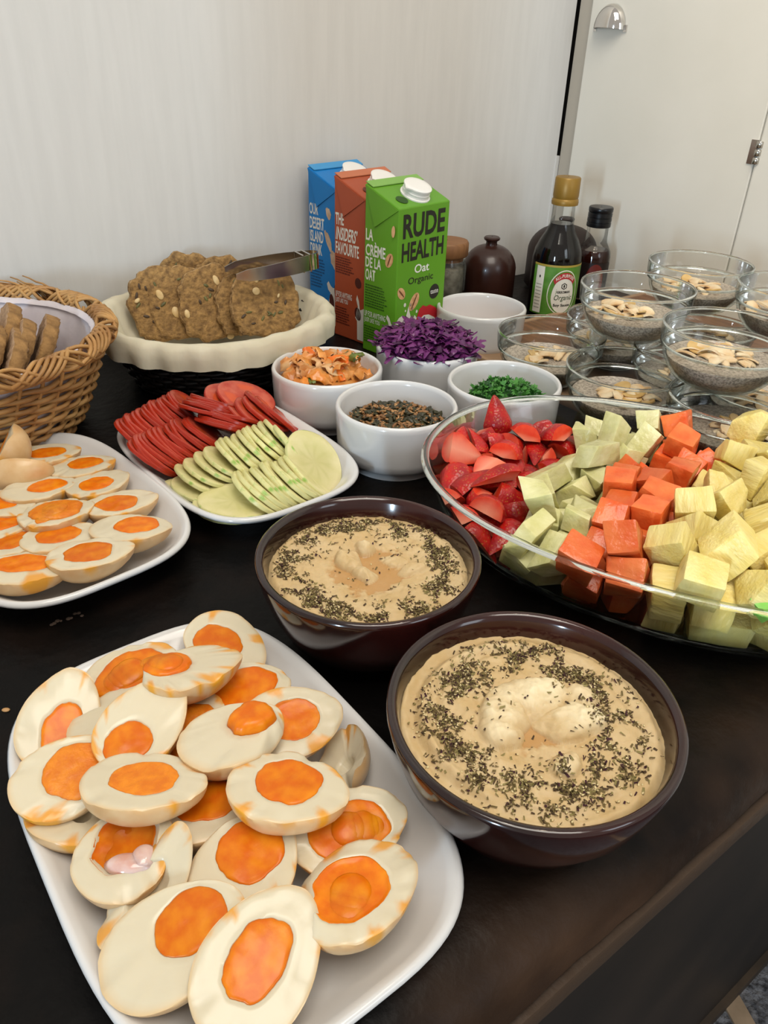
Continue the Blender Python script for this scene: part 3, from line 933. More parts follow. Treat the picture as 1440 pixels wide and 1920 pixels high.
def egg_half(name, M, seed, L=0.060, B=0.044, yo=(0.0, 0.0), yr=(0.0165, 0.0135), ybulge=0.0006, tear=0.0, tdir=0.0, tw=0.8, rough=0.06, smear=0.5, yolk=True, drip=None, flip=0, hollow=0.0, dry=False):
    """half egg, long axis X (narrow end +X), cut face up at z = 0; tear lowers the rim around direction tdir"""
    R = random.Random(seed)
    NA, NP = 64, 10
    a, b = L / 2, B / 2
    fl = -1 if flip else 1

    def asym(X):
        return 1.0 - 0.16 * X * fl - 0.02 * X * X
    sm_a = R.uniform(0, 6.28)

    def rimdrop(s):
        d = (s - tdir + pi) % (2 * pi) - pi
        w = math.exp(-(d / tw) ** 4) if tear else 0
        q = 0.5 + 0.5 * fbm((cos(s) * 2.2, sin(s) * 2.2, seed * 1.7), 2)
        return tear * w * (0.75 + 0.5 * q) + rough * max(0, fbm((cos(s) * 2.0, sin(s) * 2.0, seed * 3.3), 3)) * 1.8

    def sm(s, extra=0.0):
        q = fbm((cos(s) * 1.8 + seed, sin(s) * 1.8, seed * 0.7), 3)
        return max(0, min(1, (q - (0.34 - 0.3 * smear) - extra) * 7)) * (1 if smear else 0)
    v, f, mi, tan, smr = [], [], [], [], []
    rim = []
    for i in range(NA):
        s = 2 * pi * i / NA
        psr = pi / 2 - rimdrop(s)
        rim.append(psr)
    for k in range(NP + 1):
        for i in range(NA):
            s = 2 * pi * i / NA
            ps = rim[i] * (1 - (k / NP))
            ps = max(ps, 0.02)
            X, Y, Z = cos(s) * sin(ps), sin(s) * sin(ps), -cos(ps)
            ra = asym(X)
            nz = 1 + 0.018 * fbm((X * 1.5 + seed, Y * 1.5, Z * 1.5), 2) + (0.03 * rough * fbm((X * 6, Y * 6, Z * 6 + seed), 3))
            v.append((a * X * nz, b * Y * ra * nz, b * Z * ra * nz * 0.96))
            tan.append(1.0)
            smr.append(sm(s, 0.5 * k / NP))
    for k in range(NP):
        for i in range(NA):
            j = (i + 1) % NA
            f.append((k * NA + i, (k + 1) * NA + i, (k + 1) * NA + j, k * NA + j))
            mi.append(0)
    f.append(tuple(NP * NA + i for i in range(NA)))
    mi.append(0)
    # cut face
    yx, yy = yo
    rows = [0.985, 0.95, 0.90, 0.80, 0.60, 0.38, 0.18, 0.04]
    base = len(v)
    yring = []
    for i in range(NA):
        s = 2 * pi * i / NA
        wob = 1 + 0.12 * fbm((cos(s) * 1.3 + seed * 2, sin(s) * 1.3, 4), 4)
        yring.append((yx + yr[0] * wob * cos(s), yy + yr[1] * wob * sin(s), 0.0))
    for q in rows:
        for i in range(NA):
            s = 2 * pi * i / NA
            rx, ry, rz = v[i]
            ex, ey, _ = yring[i]
            t = 1 - q
            dome = 0.0005 * sin(min(1, t * 6) * pi / 2)
            hz = -hollow * (1 - q) ** 0.7
            zz = rz * q ** 1.5 + dome + 0.0006 * fbm((rx * q * 90 + seed, ry * q * 90, 2), 3) + hz
            v.append((rx * q + ex * t, ry * q + ey * t, zz))
            tan.append(max(0.0, min(1.0, (q - 0.86) / 0.12)) * 0.75)
            smr.append(sm(s, 0.08 + 0.5 * max(0, t - 0.1)) * (0.9 if q > 0.5 else 0.5))
    # yolk cavity
    for (q, dz) in ((0.96, -0.0015), (0.7, -0.006), (0.3, -0.009)):
        for i in range(NA):
            ex, ey, _ = yring[i]
            z0 = v[base + (len(rows) - 1) * NA + i][2]
            v.append((yx + (ex - yx) * q, yy + (ey - yy) * q, z0 + dz))
            tan.append(0.0)
            smr.append(0.0)
    nr = len(rows) + 3
    for i in range(NA):
        j = (i + 1) % NA
        f.append((i, j, base + j, base + i))
        mi.append(1)
    for k in range(nr - 1):
        for i in range(NA):
            j = (i + 1) % NA
            f.append((base + k * NA + i, base + k * NA + j, base + (k + 1) * NA + j, base + (k + 1) * NA + i))
            mi.append(1)
    f.append(tuple(base + (nr - 1) * NA + i for i in range(NA)))
    mi.append(1)
    mb = MB()
    mb.v, mb.f, mb.mi = v, f, mi
    me = mb.mesh('egg_white', [M_SHELL, M_FACE], True, 60)
    attr(me, 'tan', tan)
    attr(me, 'smear', smr)
    root = bpy.data.objects.new(name, None)
    root.empty_display_size = 0.02
    COL.objects.link(root)
    root.matrix_world = M
    link('egg_white', me, root)
    if yolk:
        mb = MB()
        rings = []
        eb = base + (len(rows) - 1) * NA
        for q, up in ((1.0, -0.0035), (1.015, -0.0002), (0.97, 0.35), (0.92, 0.6), (0.85, 0.75), (0.78, .86), (0.7, .92), (0.62, 0.95), (0.53, .98), (.44, 1.), (0.35, 1.0), (.26, 1.), (.17, 1.), (0.08, 1.0)):
            ring = []
            for i in range(NA):
                ex, ey, _ = yring[i]
                z0 = v[eb + i][2]
                x, y = yx + (ex - yx) * q, yy + (ey - yy) * q
                if up < 0:
                    z = z0 + up
                else:
                    lump = 0.0003 * fbm((x * 110 + seed, y * 110, 1), 2) + 0.0007 * fbm((x * 55, y * 55 + seed, 8), 2)
                    z = z0 + ybulge * up + lump * min(1, up * 1.5)
                ring.append((x, y, z))
            rings.append(ring)
        mb.loft(rings, True, True)
        if drip:
            # runny tongue leaving the yolk: (dx, dy, width, droop)
            dx, dy, w, dr = drip
            for k in range(7):
                t = k / 6
                ww = w * (1.0 - 0.35 * t) * (1 + 0.25 * fbm((t * 4, seed, 0), 2))
                mb.lathe([(sin(pi * m / 10) * ww + 1e-5, -cos(pi * m / 10) * (0.0030 - 0.0008 * t)) for m in range(11)], 18, True, True,
                         M=Matrix.Translation((yx + dx * t, yy + dy * t, ybulge - 0.0004 - dr * t * t)))
        mb.build('yolk', M_YOLKD if dry else M_YOLK, root, angle=None)
    return root


def egg_pose(px, py, z, phi, tilt=0, naz=-90):
    p = at(px, py, z)
    t, az = radians(tilt), radians(naz)
    n = Vector((sin(t) * cos(az), sin(t) * sin(az), cos(t)))
    D = RGT * cos(radians(phi)) + UPV * sin(radians(phi))
    vv = (p - CPOS).normalized()
    a = D - vv * (D.dot(n) / vv.dot(n))
    return frame(p, a, n)


# px, py, z of the cut face, image angle of the narrow end, tilt, tilt azimuth, options, label
EGGS_FRONT = [
    (425, 1206, .034, -38, 12, -60, dict(yo=(-.004, -.004), seed=1), 'half egg leaning at the very top of the front platter, behind the broken one'),
    (360, 1246, .055, 15, 12, 90, dict(yo=(-.012, .006), yr=(.014, .011), tear=.5, tdir=2.4, rough=.10, seed=2, ybulge=.002, drip=(-.008, .008, .009, .002)), 'broken half egg on top at the back, yolk spilling left, white to the right'),
    (245, 1262, .034, 30, 10, -90, dict(yr=(.022, .015), rough=.12, seed=3, smear=.9, ybulge=.002, drip=(-.02, -.002, .010, .004)), 'half egg with spilled orange yolk at the back left, under the broken one'),
    (113, 1346, .036, 72, 28, -60, dict(yo=(-.007, -.003), yr=(.0155, .0105), seed=4), 'tall half egg standing against the left rim of the front platter'),
    (215, 1335, .038, 48, 14, 130, dict(yolk=False, yr=(.004, .004), seed=5, smear=.2), 'smooth cream egg piece without visible yolk, tucked behind another near the back left'),
    (268, 1352, .051, 52, 14, -75, dict(yo=(-.014, -.001), yr=(.0125, .012), seed=6, rough=.06, smear=.3), 'half egg with a broad bare white and its yolk low, on top left of centre'),
    (352, 1378, .033, 60, 8, -90, dict(yr=(.021, .017), rough=.18, seed=7, smear=1, dry=True), 'half egg with crumbled dark orange yolk, sunk between others near the centre back'),
    (452, 1294, .034, 12, 6, -90, dict(yo=(.002, .002), yr=(.0195, .0145), rough=.10, seed=8), 'half egg with a wide flat yolk behind the bulging one, back right'),
    (438, 1373, .052, 22, 4, 100, dict(yo=(.012, .003), yr=(.013, .011), tear=.35, tdir=5.6, seed=9, rough=.08, ybulge=.006, smear=.2), 'half egg with a glossy yolk bulging out to the right, upper middle'),
    (548, 1352, .040, 15, 18, -60, dict(yo=(.001, .001), yr=(.0145, .0125), seed=10, ybulge=-.001), 'half egg with a sunken amber yolk right of the bulging one'),
    (632, 1420, .028, 75, 40, 170, dict(yolk=False, yr=(.006, .006), L=.048, B=.038, tear=.8, tdir=2.6, tw=1.1, rough=.2, seed=11, smear=.4, hollow=.008), 'torn scrap of brown-skinned egg white by the right rim of the front platter'),
    (132, 1450, .042, 25, 12, -50, dict(yo=(.004, .0), yr=(.017, .0155), rough=.12, seed=12, smear=.6, dry=True), 'half egg with a large cracked yolk on the left, below the tall standing one'),
    (152, 1530, .030, -12, 8, 60, dict(yolk=False, yr=(.005, .004), L=.058, B=.036, tear=.25, tdir=1.6, seed=13, smear=.9), 'plain white egg piece with a yolk-stained left tip by the left rim'),
    (272, 1463, .053, -4, 13, 88, dict(yo=(-.001, .001), yr=(.0165, .0125), L=.063, rough=.09, seed=14, smear=.5, dry=True), 'half egg lying crosswise on top in the centre left, skin cracked along its front'),
    (388, 1508, .034, 14, 4, 90, dict(yo=(.001, .002), yr=(.0175, .0125), seed=15), 'half egg low in the middle, half hidden between the two lying crosswise'),
    (541, 1474, .053, -12, 8, 85, dict(yo=(-.001, .003), yr=(.0165, .0145), L=.062, B=.047, rough=.10, seed=16, smear=.35), 'half egg with a round yolk and torn front rim, on top at the centre right'),
    (236, 1592, .038, 55, 6, -80, dict(yo=(.004, .003), yr=(.0175, .0145), L=.052, B=.044, tear=.12, rough=.10, seed=17, ybulge=-.004), 'half egg with a hollow dark yolk and runny pinkish white at the left'),
    (272, 1655, .040, 58, 20, -80, dict(yolk=False, yr=(.012, .008), L=.060, B=.036, tear=.75, tdir=1.6, tw=1.2, rough=.12, seed=18, smear=.8, hollow=.006), 'crescent of egg white with a yolk streak, below the hollow one at the left'),
    (462, 1618, .036, 62, 6, -100, dict(yo=(.006, .001), yr=(.0165, .0155), L=.061, B=.048, seed=19, smear=.1), 'half egg with a big glossy round yolk in the lower middle'),
    (655, 1550, .034, 20, 16, -60, dict(yo=(-.001, -.001), yr=(.0205, .0145), L=.062, rough=.16, seed=20, smear=.5, drip=(.020, -.004, .009, .003)), 'half egg with yolk running right, behind the broken one at the right'),
    (668, 1660, .040, 30, 5, 110, dict(yo=(-.003, .0), yr=(.0185, .0155), L=.062, B=.050, tear=.35, tdir=2.2, rough=.14, seed=21, smear=.7, ybulge=-.002, drip=(-.012, -.012, .010, .004)), 'broken half egg with a torn gap at its back and glossy white, lower right'),
    (327, 1762, .036, 33, 10, -120, dict(yo=(.009, .003), yr=(.0155, .0135), L=.066, B=.048, seed=22, smear=.4), 'half egg with its yolk near the upper end, second from the front of the platter'),
    (488, 1800, .038, 58, 15, -70, dict(yo=(.000, .001), yr=(.0175, .0125), L=.066, B=.049, seed=23, smear=.25), 'whole oval half egg at the very front of the platter, glossy grooved yolk'),
]
for px, py, z, phi, tilt, naz, kw, lab in EGGS_FRONT:
    kw = dict(kw)
    sd = kw.pop('seed')
    tag(egg_half('egg_half', egg_pose(px, py, z, phi, tilt, naz), sd, **kw), lab, 'egg', 'halved eggs on the front platter')
# runny pinkish white in the hollow egg
mb = MB()
for (px, py, z, rx, ry, h) in ((243, 1622, .0355, .012, .006, .004), (268, 1607, .037, .006, .007, .003)):
    mb.lathe([(0.001, h), (0.4, h * .95), (0.75, h * .7), (1.0, 0), (0.9, -0.002)], 24, True, True, M=Matrix.Translation(at(px, py, z)) @ Matrix.Diagonal((rx, ry, 1, 1)))
_hollow = [o for o in COL.objects if o.get('label', '').startswith('half egg with a hollow')][0]
o = mb.build('runny_white', M_PINKY, _hollow, angle=None)
o.matrix_parent_inverse = _hollow.matrix_world.inverted()
part_label(o, 'glossy pinkish runny egg white')

EGGS_LEFT = [
    (4, 842, .044, 95, 58, -165, dict(yr=(.017, .016), L=.054, B=.050, rough=.10, seed=41, smear=.7, dry=True), 'half egg propped upright at the left edge of the photo, yolk facing left'),
    (88, 849, .031, 8, 5, 85, dict(yr=(.0165, .012), seed=42, smear=.2), 'half egg at the back of the left platter, nearest the wicker basket'),
    (154, 872, .030, 12, 5, 85, dict(yo=(.004, .003), yr=(.0155, .012), rough=.08, seed=43, smear=.7), 'half egg with an upturned orange yolk at the back right of the left platter'),
    (38, 884, .033, 10, 60, 100, dict(yolk=False, yr=(.005, .005), seed=44, smear=0), 'egg piece showing only its smooth tan skin near the back of the left platter'),
    (73, 914, .033, 12, 5, 85, dict(yo=(.007, .0), yr=(.0155, .012), L=.062, seed=45, smear=.5), 'half egg with its yolk towards the right tip, third row of the left platter'),
    (185, 904, .031, 22, 5, 85, dict(yo=(-.003, -.001), yr=(.0155, .0125), seed=46, rough=.05, smear=.3), 'half egg with a small peaked yolk by the right rim of the left platter'),
    (8, 944, .032, -20, 5, 85, dict(yo=(-.006, 0), seed=47, smear=.2), 'half egg cut by the left photo edge, upper of two'),
    (106, 958, .036, 14, 5, 85, dict(yr=(.021, .016), rough=.16, seed=48, smear=1, dry=True, ybulge=.003, drip=(-.014, -.01, .009, .003)), 'half egg with messy spilled yolk in the middle of the left platter'),
    (229, 940, .032, 12, 5, 85, dict(yo=(-.005, -.002), yr=(.0165, .0145), seed=49, smear=.3), 'half egg with its yolk to the left, right side of the left platter'),
    (8, 978, .032, 25, 5, 85, dict(yo=(-.002, 0), seed=50, smear=.2), 'half egg cut by the left photo edge, lower of two'),
    (114, 1004, .032, 12, 5, 85, dict(yo=(-.001, .002), yr=(.0165, .0135), rough=.05, seed=51, smear=.2), 'half egg with a split yolk in the front left middle of the left platter'),
    (246, 988, .034, 2, 5, 85, dict(yo=(.004, .003), yr=(.0170, .0135), L=.063, seed=52, smear=.5), 'clean half egg at the right end of the left platter'),
    (18, 1014, .032, 12, 5, 85, dict(yr=(.017, .013), rough=.10, seed=53, smear=.8), 'half egg with yellow streaks, left edge, behind the front one'),
    (170, 1036, .037, 10, 5, 85, dict(yo=(-.001, .001), yr=(.0170, .0145), L=.063, seed=54, smear=.7), 'half egg with a flaky yolk at the front right of the left platter'),
    (45, 1062, .034, 0, 5, 85, dict(yo=(-.002, .004), yr=(.0205, .0130), L=.066, rough=.10, seed=55, smear=.4), 'half egg with cracked skin at the front left of the left platter'),
]
for px, py, z, phi, tilt, naz, kw, lab in EGGS_LEFT:
    kw = dict(kw)
    sd = kw.pop('seed')
    tag(egg_half('egg_half', egg_pose(px, py, z, phi, tilt, naz), sd, **kw), lab, 'egg', 'halved eggs on the left platter')

# ================================================================== TOMATO AND CUCUMBER SLICES
M_TSKIN = mat('tomato_skin', '#a02a18', 0.2, spec=0.5, rnd=0.12)
M_TFLESH = mat('tomato_flesh', '#a83222', 0.2, col2='#bd5a44', ns=75, nd=3, sss=0.2, sscale=0.004, bump=0.3, bs=150, rnd=0.1, attrs=(('seedy', '#c5502a'),))
M_CSKIN = mat('cucumber_edge', '#cbc68a', 0.35, col2='#8fae52', ns=110, nd=3, lo=0.56, hi=0.7, rnd=0.1)
M_CFLESH = mat('cucumber_flesh', '#dcd2a2', 0.25, col2='#d0c88e', ns=60, sss=0.15, sssr=(1, 1, .6), sscale=0.005, bump=0.2, bs=160, rnd=0.06, attrs=(('seedy', '#bdb878'),))


def slice_mesh(name, mats, seed, rx, ry, th, lobes=0):
    """thin round slice: skin on the edge (slot 0), flesh with a seedy core (slot 1)"""
    R = random.Random(seed)
    NA = 40
    v, f, mi, se = [], [], [], []
    wob = [1 + 0.03 * fbm((cos(2 * pi * i / NA) + seed, sin(2 * pi * i / NA), 0), 2) for i in range(NA)]
    warp = R.uniform(-1, 1) * 0.0012

    def z0(x, y):
        return warp * ((x / rx) ** 2 - (y / ry) ** 2) + 0.0004 * fbm((x * 120 + seed, y * 120, 0), 2)

    def ring(q, dz):
        for i in range(NA):
            a = 2 * pi * i / NA
            x, y = rx * q * wob[i] * cos(a), ry * q * wob[i] * sin(a)
            s = 0.0
            if q < 0.8:
                if lobes:
                    s = max(0, min(1, 3 * (cos(lobes * a + seed) - 0.1))) if 0.3 < q else 0
                else:
                    s = (0.45 + 0.3 * max(0, cos(9 * a + seed + 3 * q)) if 0.2 < q else 0.6) if q < 0.6 else 0.2
            d = -0.0004 * s if lobes else 0
            v.append((x, y, z0(x, y) + dz + (d if dz > 0 else 0)))
            se.append(s)
    spec = [(0.1, -th / 2), (0.5, -th / 2), (0.96, -th / 2), (1.0, -th * 0.3), (1.0, th * 0.3), (0.965, th / 2), (0.82, th / 2), (0.7, th / 2), (0.5, th / 2), (0.3, th / 2), (0.08, th / 2)]
    for q, dz in spec:
        ring(q, dz)
    for k in range(len(spec) - 1):
        for i in range(NA):
            j = (i + 1) % NA
            f.append((k * NA + i, k * NA + j, (k + 1) * NA + j, (k + 1) * NA + i))
            mi.append(0 if 2 <= k <= 4 else 1)
    f.append(tuple(range(NA - 1, -1, -1)))
    f.append(tuple((len(spec) - 1) * NA + i for i in range(NA)))
    mi += [1, 1]
    mb = MB()
    mb.v, mb.f, mb.mi = v, f, mi
    me = mb.mesh(name, mats, True, 45)
    attr(me, 'seedy', se)
    return me


TOM = [slice_mesh('tomato_slice', [M_TSKIN, M_TFLESH], 100 + i, 0.0300 - 0.001 * (i % 3), 0.0285, 0.0042, (3, 4, 5)[i % 3]) for i in range(5)]
CUC = [slice_mesh('cucumber_slice', [M_CSKIN, M_CFLESH], 120 + i, 0.0290 - 0.001 * (i % 2), 0.0215, 0.0042, 0) for i in range(4)]
_rs = random.Random(77)


def put_slice(kind, p, naz, tilt, roll, label, cat, group, sc=1.0):
    me = _rs.choice(TOM if kind == 'tomato_slice' else CUC)
    t, az = radians(tilt), radians(naz)
    n = Vector((sin(t) * cos(az), sin(t) * sin(az), cos(t)))
    x = Vector((cos(radians(roll)), sin(radians(roll)), 0))
    M = frame(p, x, n)
    o = link(kind, me)
    o.matrix_world = M @ Matrix.Scale(sc, 4)
    return tag(o, label, cat, group)


def slice_row(kind, a, b, n, naz, tilt, roll, label, cat, group, sc=1.0, arc=0.0):
    """n slices shingled from point a to point b, each (px, py, z)"""
    A, B = at(*a), at(*b)
    for i in range(n):
        t = i / max(1, n - 1)
        p = A.lerp(B, t) + Vector((0, 0, arc * sin(pi * t))) + Vector((_rs.uniform(-.001, .001), _rs.uniform(-.001, .001), 0))
        lb = (ORD[i] + ' ' + label.replace(' slice', ' slice from the left', 1)) if n > 2 else (('upper ', 'lower ')[1 - i] + label)
        put_slice(kind, p, naz + _rs.uniform(-5, 5), tilt + _rs.uniform(-3, 3), roll + _rs.uniform(-8, 8), lb, cat, group, sc * _rs.uniform(.96, 1.03))


TG, CG = 'tomato slices on the middle platter', 'cucumber slices on the middle platter'
slice_row('tomato_slice', (262, 822, .029), (362, 768, .034), 15, 25, 43, 100, 'tomato slice in the long back row of the salad platter', 'tomato', TG)
slice_row('tomato_slice', (288, 858, .028), (392, 815, .032), 16, 25, 43, 100, 'tomato slice in the second row, beside the cucumber', 'tomato', TG)
slice_row('tomato_slice', (386, 775, .046), (408, 757, .044), 6, 62, 36, 150, 'tomato slice standing on edge in the back heap', 'tomato', TG, .95)
slice_row('tomato_slice', (414, 802, .038), (438, 783, .042), 6, 60, 34, 150, 'tomato slice in the slanted bunch behind the cucumber', 'tomato', TG, .95)
slice_row('tomato_slice', (462, 790, .036), (500, 775, .036), 4, 10, 34, 60, 'tomato slice with cut face up at the platter back', 'tomato', TG, 1.0)
slice_row('tomato_slice', (438, 752, .044), (460, 746, .046), 2, -10, 22, 30, 'tomato slice at the highest back corner of the salad platter', 'tomato', TG, 1.05)
slice_row('tomato_slice', (505, 768, .034), (532, 788, .026), 3, 30, 42, 60, 'tomato slice against the right back rim', 'tomato', TG, 1.05)
slice_row('cucumber_slice', (352, 925, .014), (372, 915, .018), 2, 20, 10, 140, 'cucumber slice lying flat at the front left end of the salad platter', 'cucumber', CG)
slice_row('cucumber_slice', (372, 896, .024), (425, 868, .032), 4, 30, 30, 130, 'cucumber slice in the flat left group of the rear row', 'cucumber', CG)
slice_row('cucumber_slice', (440, 862, .034), (530, 822, .036), 10, 28, 46, 128, 'cucumber slice in the rear row, leaning left', 'cucumber', CG, 1.05)
slice_row('cucumber_slice', (545, 838, .036), (552, 846, .032), 2, 30, 55, 125, 'cucumber slice at the right end of the rear cucumber row', 'cucumber', CG, 1.05)
put_slice('cucumber_slice', at(588, 868, .032), -45, 42, 130, 'large oval cucumber slice, seedy face to the viewer, right end of platter', 'cucumber', None, 1.22)
slice_row('cucumber_slice', (432, 948, .016), (440, 942, .021), 2, -60, 6, 170, 'cucumber slice lying flat, face up, at the front of the salad platter', 'cucumber', CG, 1.15)
slice_row('cucumber_slice', (482, 925, .024), (575, 893, .026), 11, 30, 44, 125, 'cucumber slice in the front row, near the hummus', 'cucumber', CG, 1.1)

# ================================================================== DRINK CARTONS
M_CAPW = mat('carton_cap', '#e2e0dc', 0.35)
M_PR_DARK = mat('print_dark', '#1d1c14', 0.5)
M_PR_WHITE = mat('print_white', '#dcdcd4', 0.5)
M_PR_RED = mat('print_red', '#b8202a', 0.45)
M_PR_OAT = mat('print_oat', '#c08a5a', 0.5, col2='#d9ab7e', ns=200)
M_PR_OATD = mat('print_oat_groove', '#6e4326', 0.5)
M_PR_MILK = mat('print_milk', '#d9d3c8', 0.5)
M_PR_COCO = mat('print_coconut', '#cdb49c', 0.5, col2='#b89a80', ns=120)
M_PR_BROWN = mat('print_nut', '#4c1c12', 0.5)
CW, CD, ZF, ZB = 0.094, 0.060, 0.190, 0.2135
CARA = radians(46.5)


def fpoly(name, m, pts, FM, root, off=0.00025):
    mb = MB()
    mb.add([(x, y, off) for x, y in pts], [tuple(range(len(pts)))], 0, FM)
    return mb.build(name, m, root, smooth=False)


def ell(cx, cy, a, b, ang=0, n=24, wob=0, seed=0):
    r = []
    for i in range(n):
        t = 2 * pi * i / n
        k = 1 + wob * fbm((cos(t) * 2 + seed, sin(t) * 2, seed), 2)
        x, y = a * k * cos(t), b * k * sin(t)
        r.append((cx + x * cos(ang) - y * sin(ang), cy + x * sin(ang) + y * cos(ang)))
    return r


def ftext(s, x0, x1, z0, z1, FM, m, root, bold=0.02, off=0.0003, sp=1.0, shear=0.0):
    me = text_mesh(s, x1 - x0, z1 - z0, bold, sp)
    for v in me.vertices:
        v.co = FM @ Vector((x0 + v.co.x + shear * v.co.y, z0 + v.co.y, off))
    me.materials.append(m)
    return link('lettering', me, root)


def para(x0, x1, z0, z1, rows, FM, m, root, seed):
    """block of print too small to read: rows of short dashes"""
    R = random.Random(seed)
    mb = MB()
    h = (z1 - z0) / rows
    for k in range(rows):
        z = z1 - h * (k + 0.5)
        x = x0
        xe = x0 + (x1 - x0) * R.uniform(0.72, 1.0)
        while x < xe:
            w = R.uniform(0.0012, 0.0042)
            mb.add([(x, z - h * .26, .00025), (min(x + w, xe), z - h * .26, .00025), (min(x + w, xe), z + h * .26, .00025), (x, z + h * .26, .00025)], [(0, 1, 2, 3)], 0, FM)
            x += w + 0.0007
    return mb.build('fine_print', m, root, smooth=False)


FRONT = frame(Vector((0, 0, 0)), Vector((1, 0, 0)), Vector((0, -1, 0)))
LEFT = frame(Vector((0, CD, 0)), Vector((0, -1, 0)), Vector((-1, 0, 0)))


def carton(label, loc, c1, c2, cside):
    m = mat('carton_' + c1, c1, 0.38, spec=0.4)
    root = thing('drink_carton', label, 'carton', loc, CARA, 'drink cartons in a row')
    mb = MB()
    v = [(0, 0, 0), (CW, 0, 0), (CW, CD, 0), (0, CD, 0), (0, 0, ZF), (CW, 0, ZF), (CW, CD - 0.002, ZB - 0.0015), (0, CD - 0.002, ZB - 0.0015)]
    mb.add(v, [(3, 2, 1, 0), (4, 5, 6, 7), (0, 1, 5, 4), (1, 2, 6, 5), (2, 3, 7, 6), (3, 0, 4, 7)])
    o = mb.build('body', m, root, smooth=False)
    bv = o.modifiers.new('bevel', 'BEVEL')
    bv.width, bv.segments = 0.0014, 2
    # folded ears on both sides and the flat seam on the top
    for x, sg in ((0, -1), (CW, 1)):
        mb = MB()
        tri = [(0.001, ZF - 0.002), (CD - 0.002, ZB - 0.003), (0.040, 0.163)]
        mb.add([(x, y, z) for y, z in tri] + [(x + sg * (0.0016 if i == 2 else 0.0008), y, z) for i, (y, z) in enumerate(tri)], [(0, 1, 2), (3, 5, 4), (0, 3, 4, 1), (1, 4, 5, 2), (2, 5, 3, 0)])
        mb.build('folded_ear', m, root, smooth=False)
    mb = MB()
    sl = (ZB - ZF) / CD
    mb.box(0.001, CW - 0.001, 0.046, 0.0585, 0, 0.0009, M=Matrix.Translation((0, 0, 0.0003 + ZF)) @ Matrix.Shear('XY', 4, (0, 0)) @ Matrix(((1, 0, 0, 0), (0, 1, 0, 0), (0, sl, 1, 0), (0, 0, 0, 1))))
    mb.build('top_seam', mat('carton_seam_' + c2, c2, 0.4), root, smooth=False)
    # screw cap on the sloping top
    al = atan2(ZB - ZF, CD)
    TM = Matrix.Translation((CW * 0.53, 0.021, ZF + 0.021 * sl)) @ Matrix.Rotation(al, 4, 'X')
    mb = MB()
    mb.lathe([(0.0195, 0), (0.0195, 0.0015), (0.0175, 0.002), (0.0172, 0.0052), (0.0178, 0.0056), (0.0178, 0.0066), (0.0172, 0.007), (0.0172, 0.0108), (0.0182, 0.0112), (0.0182, 0.0128), (0.0170, 0.0136), (0.012, 0.0138)], 40, True, True, M=TM)
    cap = part_label(mb.build('screw_cap', M_CAPW, root), 'white screw cap')
    mb = MB()
    mb.add([(-0.0165, -0.007, 0.0112), (-0.0235, -0.001, 0.0112), (-0.0165, 0.007, 0.0112), (-0.0165, -0.007, 0.0128), (-0.0235, -0.001, 0.0128), (-0.0165, 0.007, 0.0128)],
           [(2, 1, 0), (3, 4, 5), (0, 1, 4, 3), (1, 2, 5, 4), (2, 0, 3, 5)], 0, TM)
    mb.build('pull_tab', M_CAPW, cap, smooth=False)
    TOPF = Matrix.Translation((0, 0, ZF)) @ frame(Vector((0, 0, 0.0006)), Vector((1, 0, 0)), Vector((0, -sl, 1)))
    fpoly('stamp', mat('print_seal_' + c1, cside, 0.5), ell(0.020, 0.016, 0.008, 0.008), TOPF, root)
    return root


cL = Vector((0.007, 0.972, 0))
step = Vector((-0.0425, 0.0575, 0))
green = carton('green oat drink carton at the front of the row, black lettering on its face', cL, '#5c9422', '#7aa850', '#274a12')
brown = carton('rust brown drink carton in the middle of the row of three', cL + step, '#a24a2c', '#b86a48', '#5a2314')
blue = carton('bright blue drink carton at the back of the row, nearest the wall', cL + step * 2 + Vector((0.002, 0.003, 0)), '#0d74bc', '#3a8fc8', '#0a3a66')
# green: front face
ftext('RUDE', 0.008, 0.086, 0.1535, 0.1825, FRONT, M_PR_DARK, green, 0.03)
ftext('HEALTH', 0.007, 0.086, 0.1255, 0.1490, FRONT, M_PR_DARK, green, 0.03)
ftext('Oat', 0.032, 0.060, 0.1085, 0.1195, FRONT, M_PR_WHITE, green, 0.015)
ftext('Organic', 0.021, 0.069, 0.0935, 0.1045, FRONT, M_PR_DARK, green, 0.008)
for cx, cz, a, b, an in ((0.009, 0.087, .0088, .0062, -0.9), (0.034, 0.072, .0125, .0075, 0.95)):
    fpoly('oat_print', M_PR_OAT, ell(cx, cz, a, b, an), FRONT, green, 0.0003)
    fpoly('oat_groove', M_PR_OATD, ell(cx, cz, a * .85, b * .16, an + .1), FRONT, green, 0.0005)
fpoly('badge', M_PR_DARK, ell(0.073, 0.0785, 0.0098, 0.0098), FRONT, green, 0.0003)
ftext('taste', 0.0655, 0.0808, 0.0760, 0.0812, FRONT, M_PR_WHITE, green, 0.004, 0.0005)
spl = [(0.0, 0.03), (0.040, 0.03), (0.042, 0.048), (0.036, 0.054), (0.034, 0.050), (0.029, 0.052), (0.026, 0.060), (0.0235, 0.068), (0.0215, 0.061), (0.019, 0.054), (0.013, 0.058), (0.006, 0.056), (0.0, 0.050)]
fpoly('milk_splash', M_PR_MILK, spl, FRONT, green, 0.0003)
for dx, dz, r in ((0.0165, 0.071, .0022), (0.0275, 0.069, .0019), (0.031, 0.064, .0022), (0.018, 0.063, .0013), (0.040, 0.058, .0018)):
    fpoly('milk_drop', M_PR_MILK, ell(dx, dz, r, r * 1.2), FRONT, green, 0.0003)
lips = [(0.040, 0.034), (0.040, 0.048), (0.045, 0.060), (0.052, 0.064), (0.058, 0.061), (0.066, 0.062), (0.078, 0.056), (0.087, 0.044), (0.089, 0.030)]
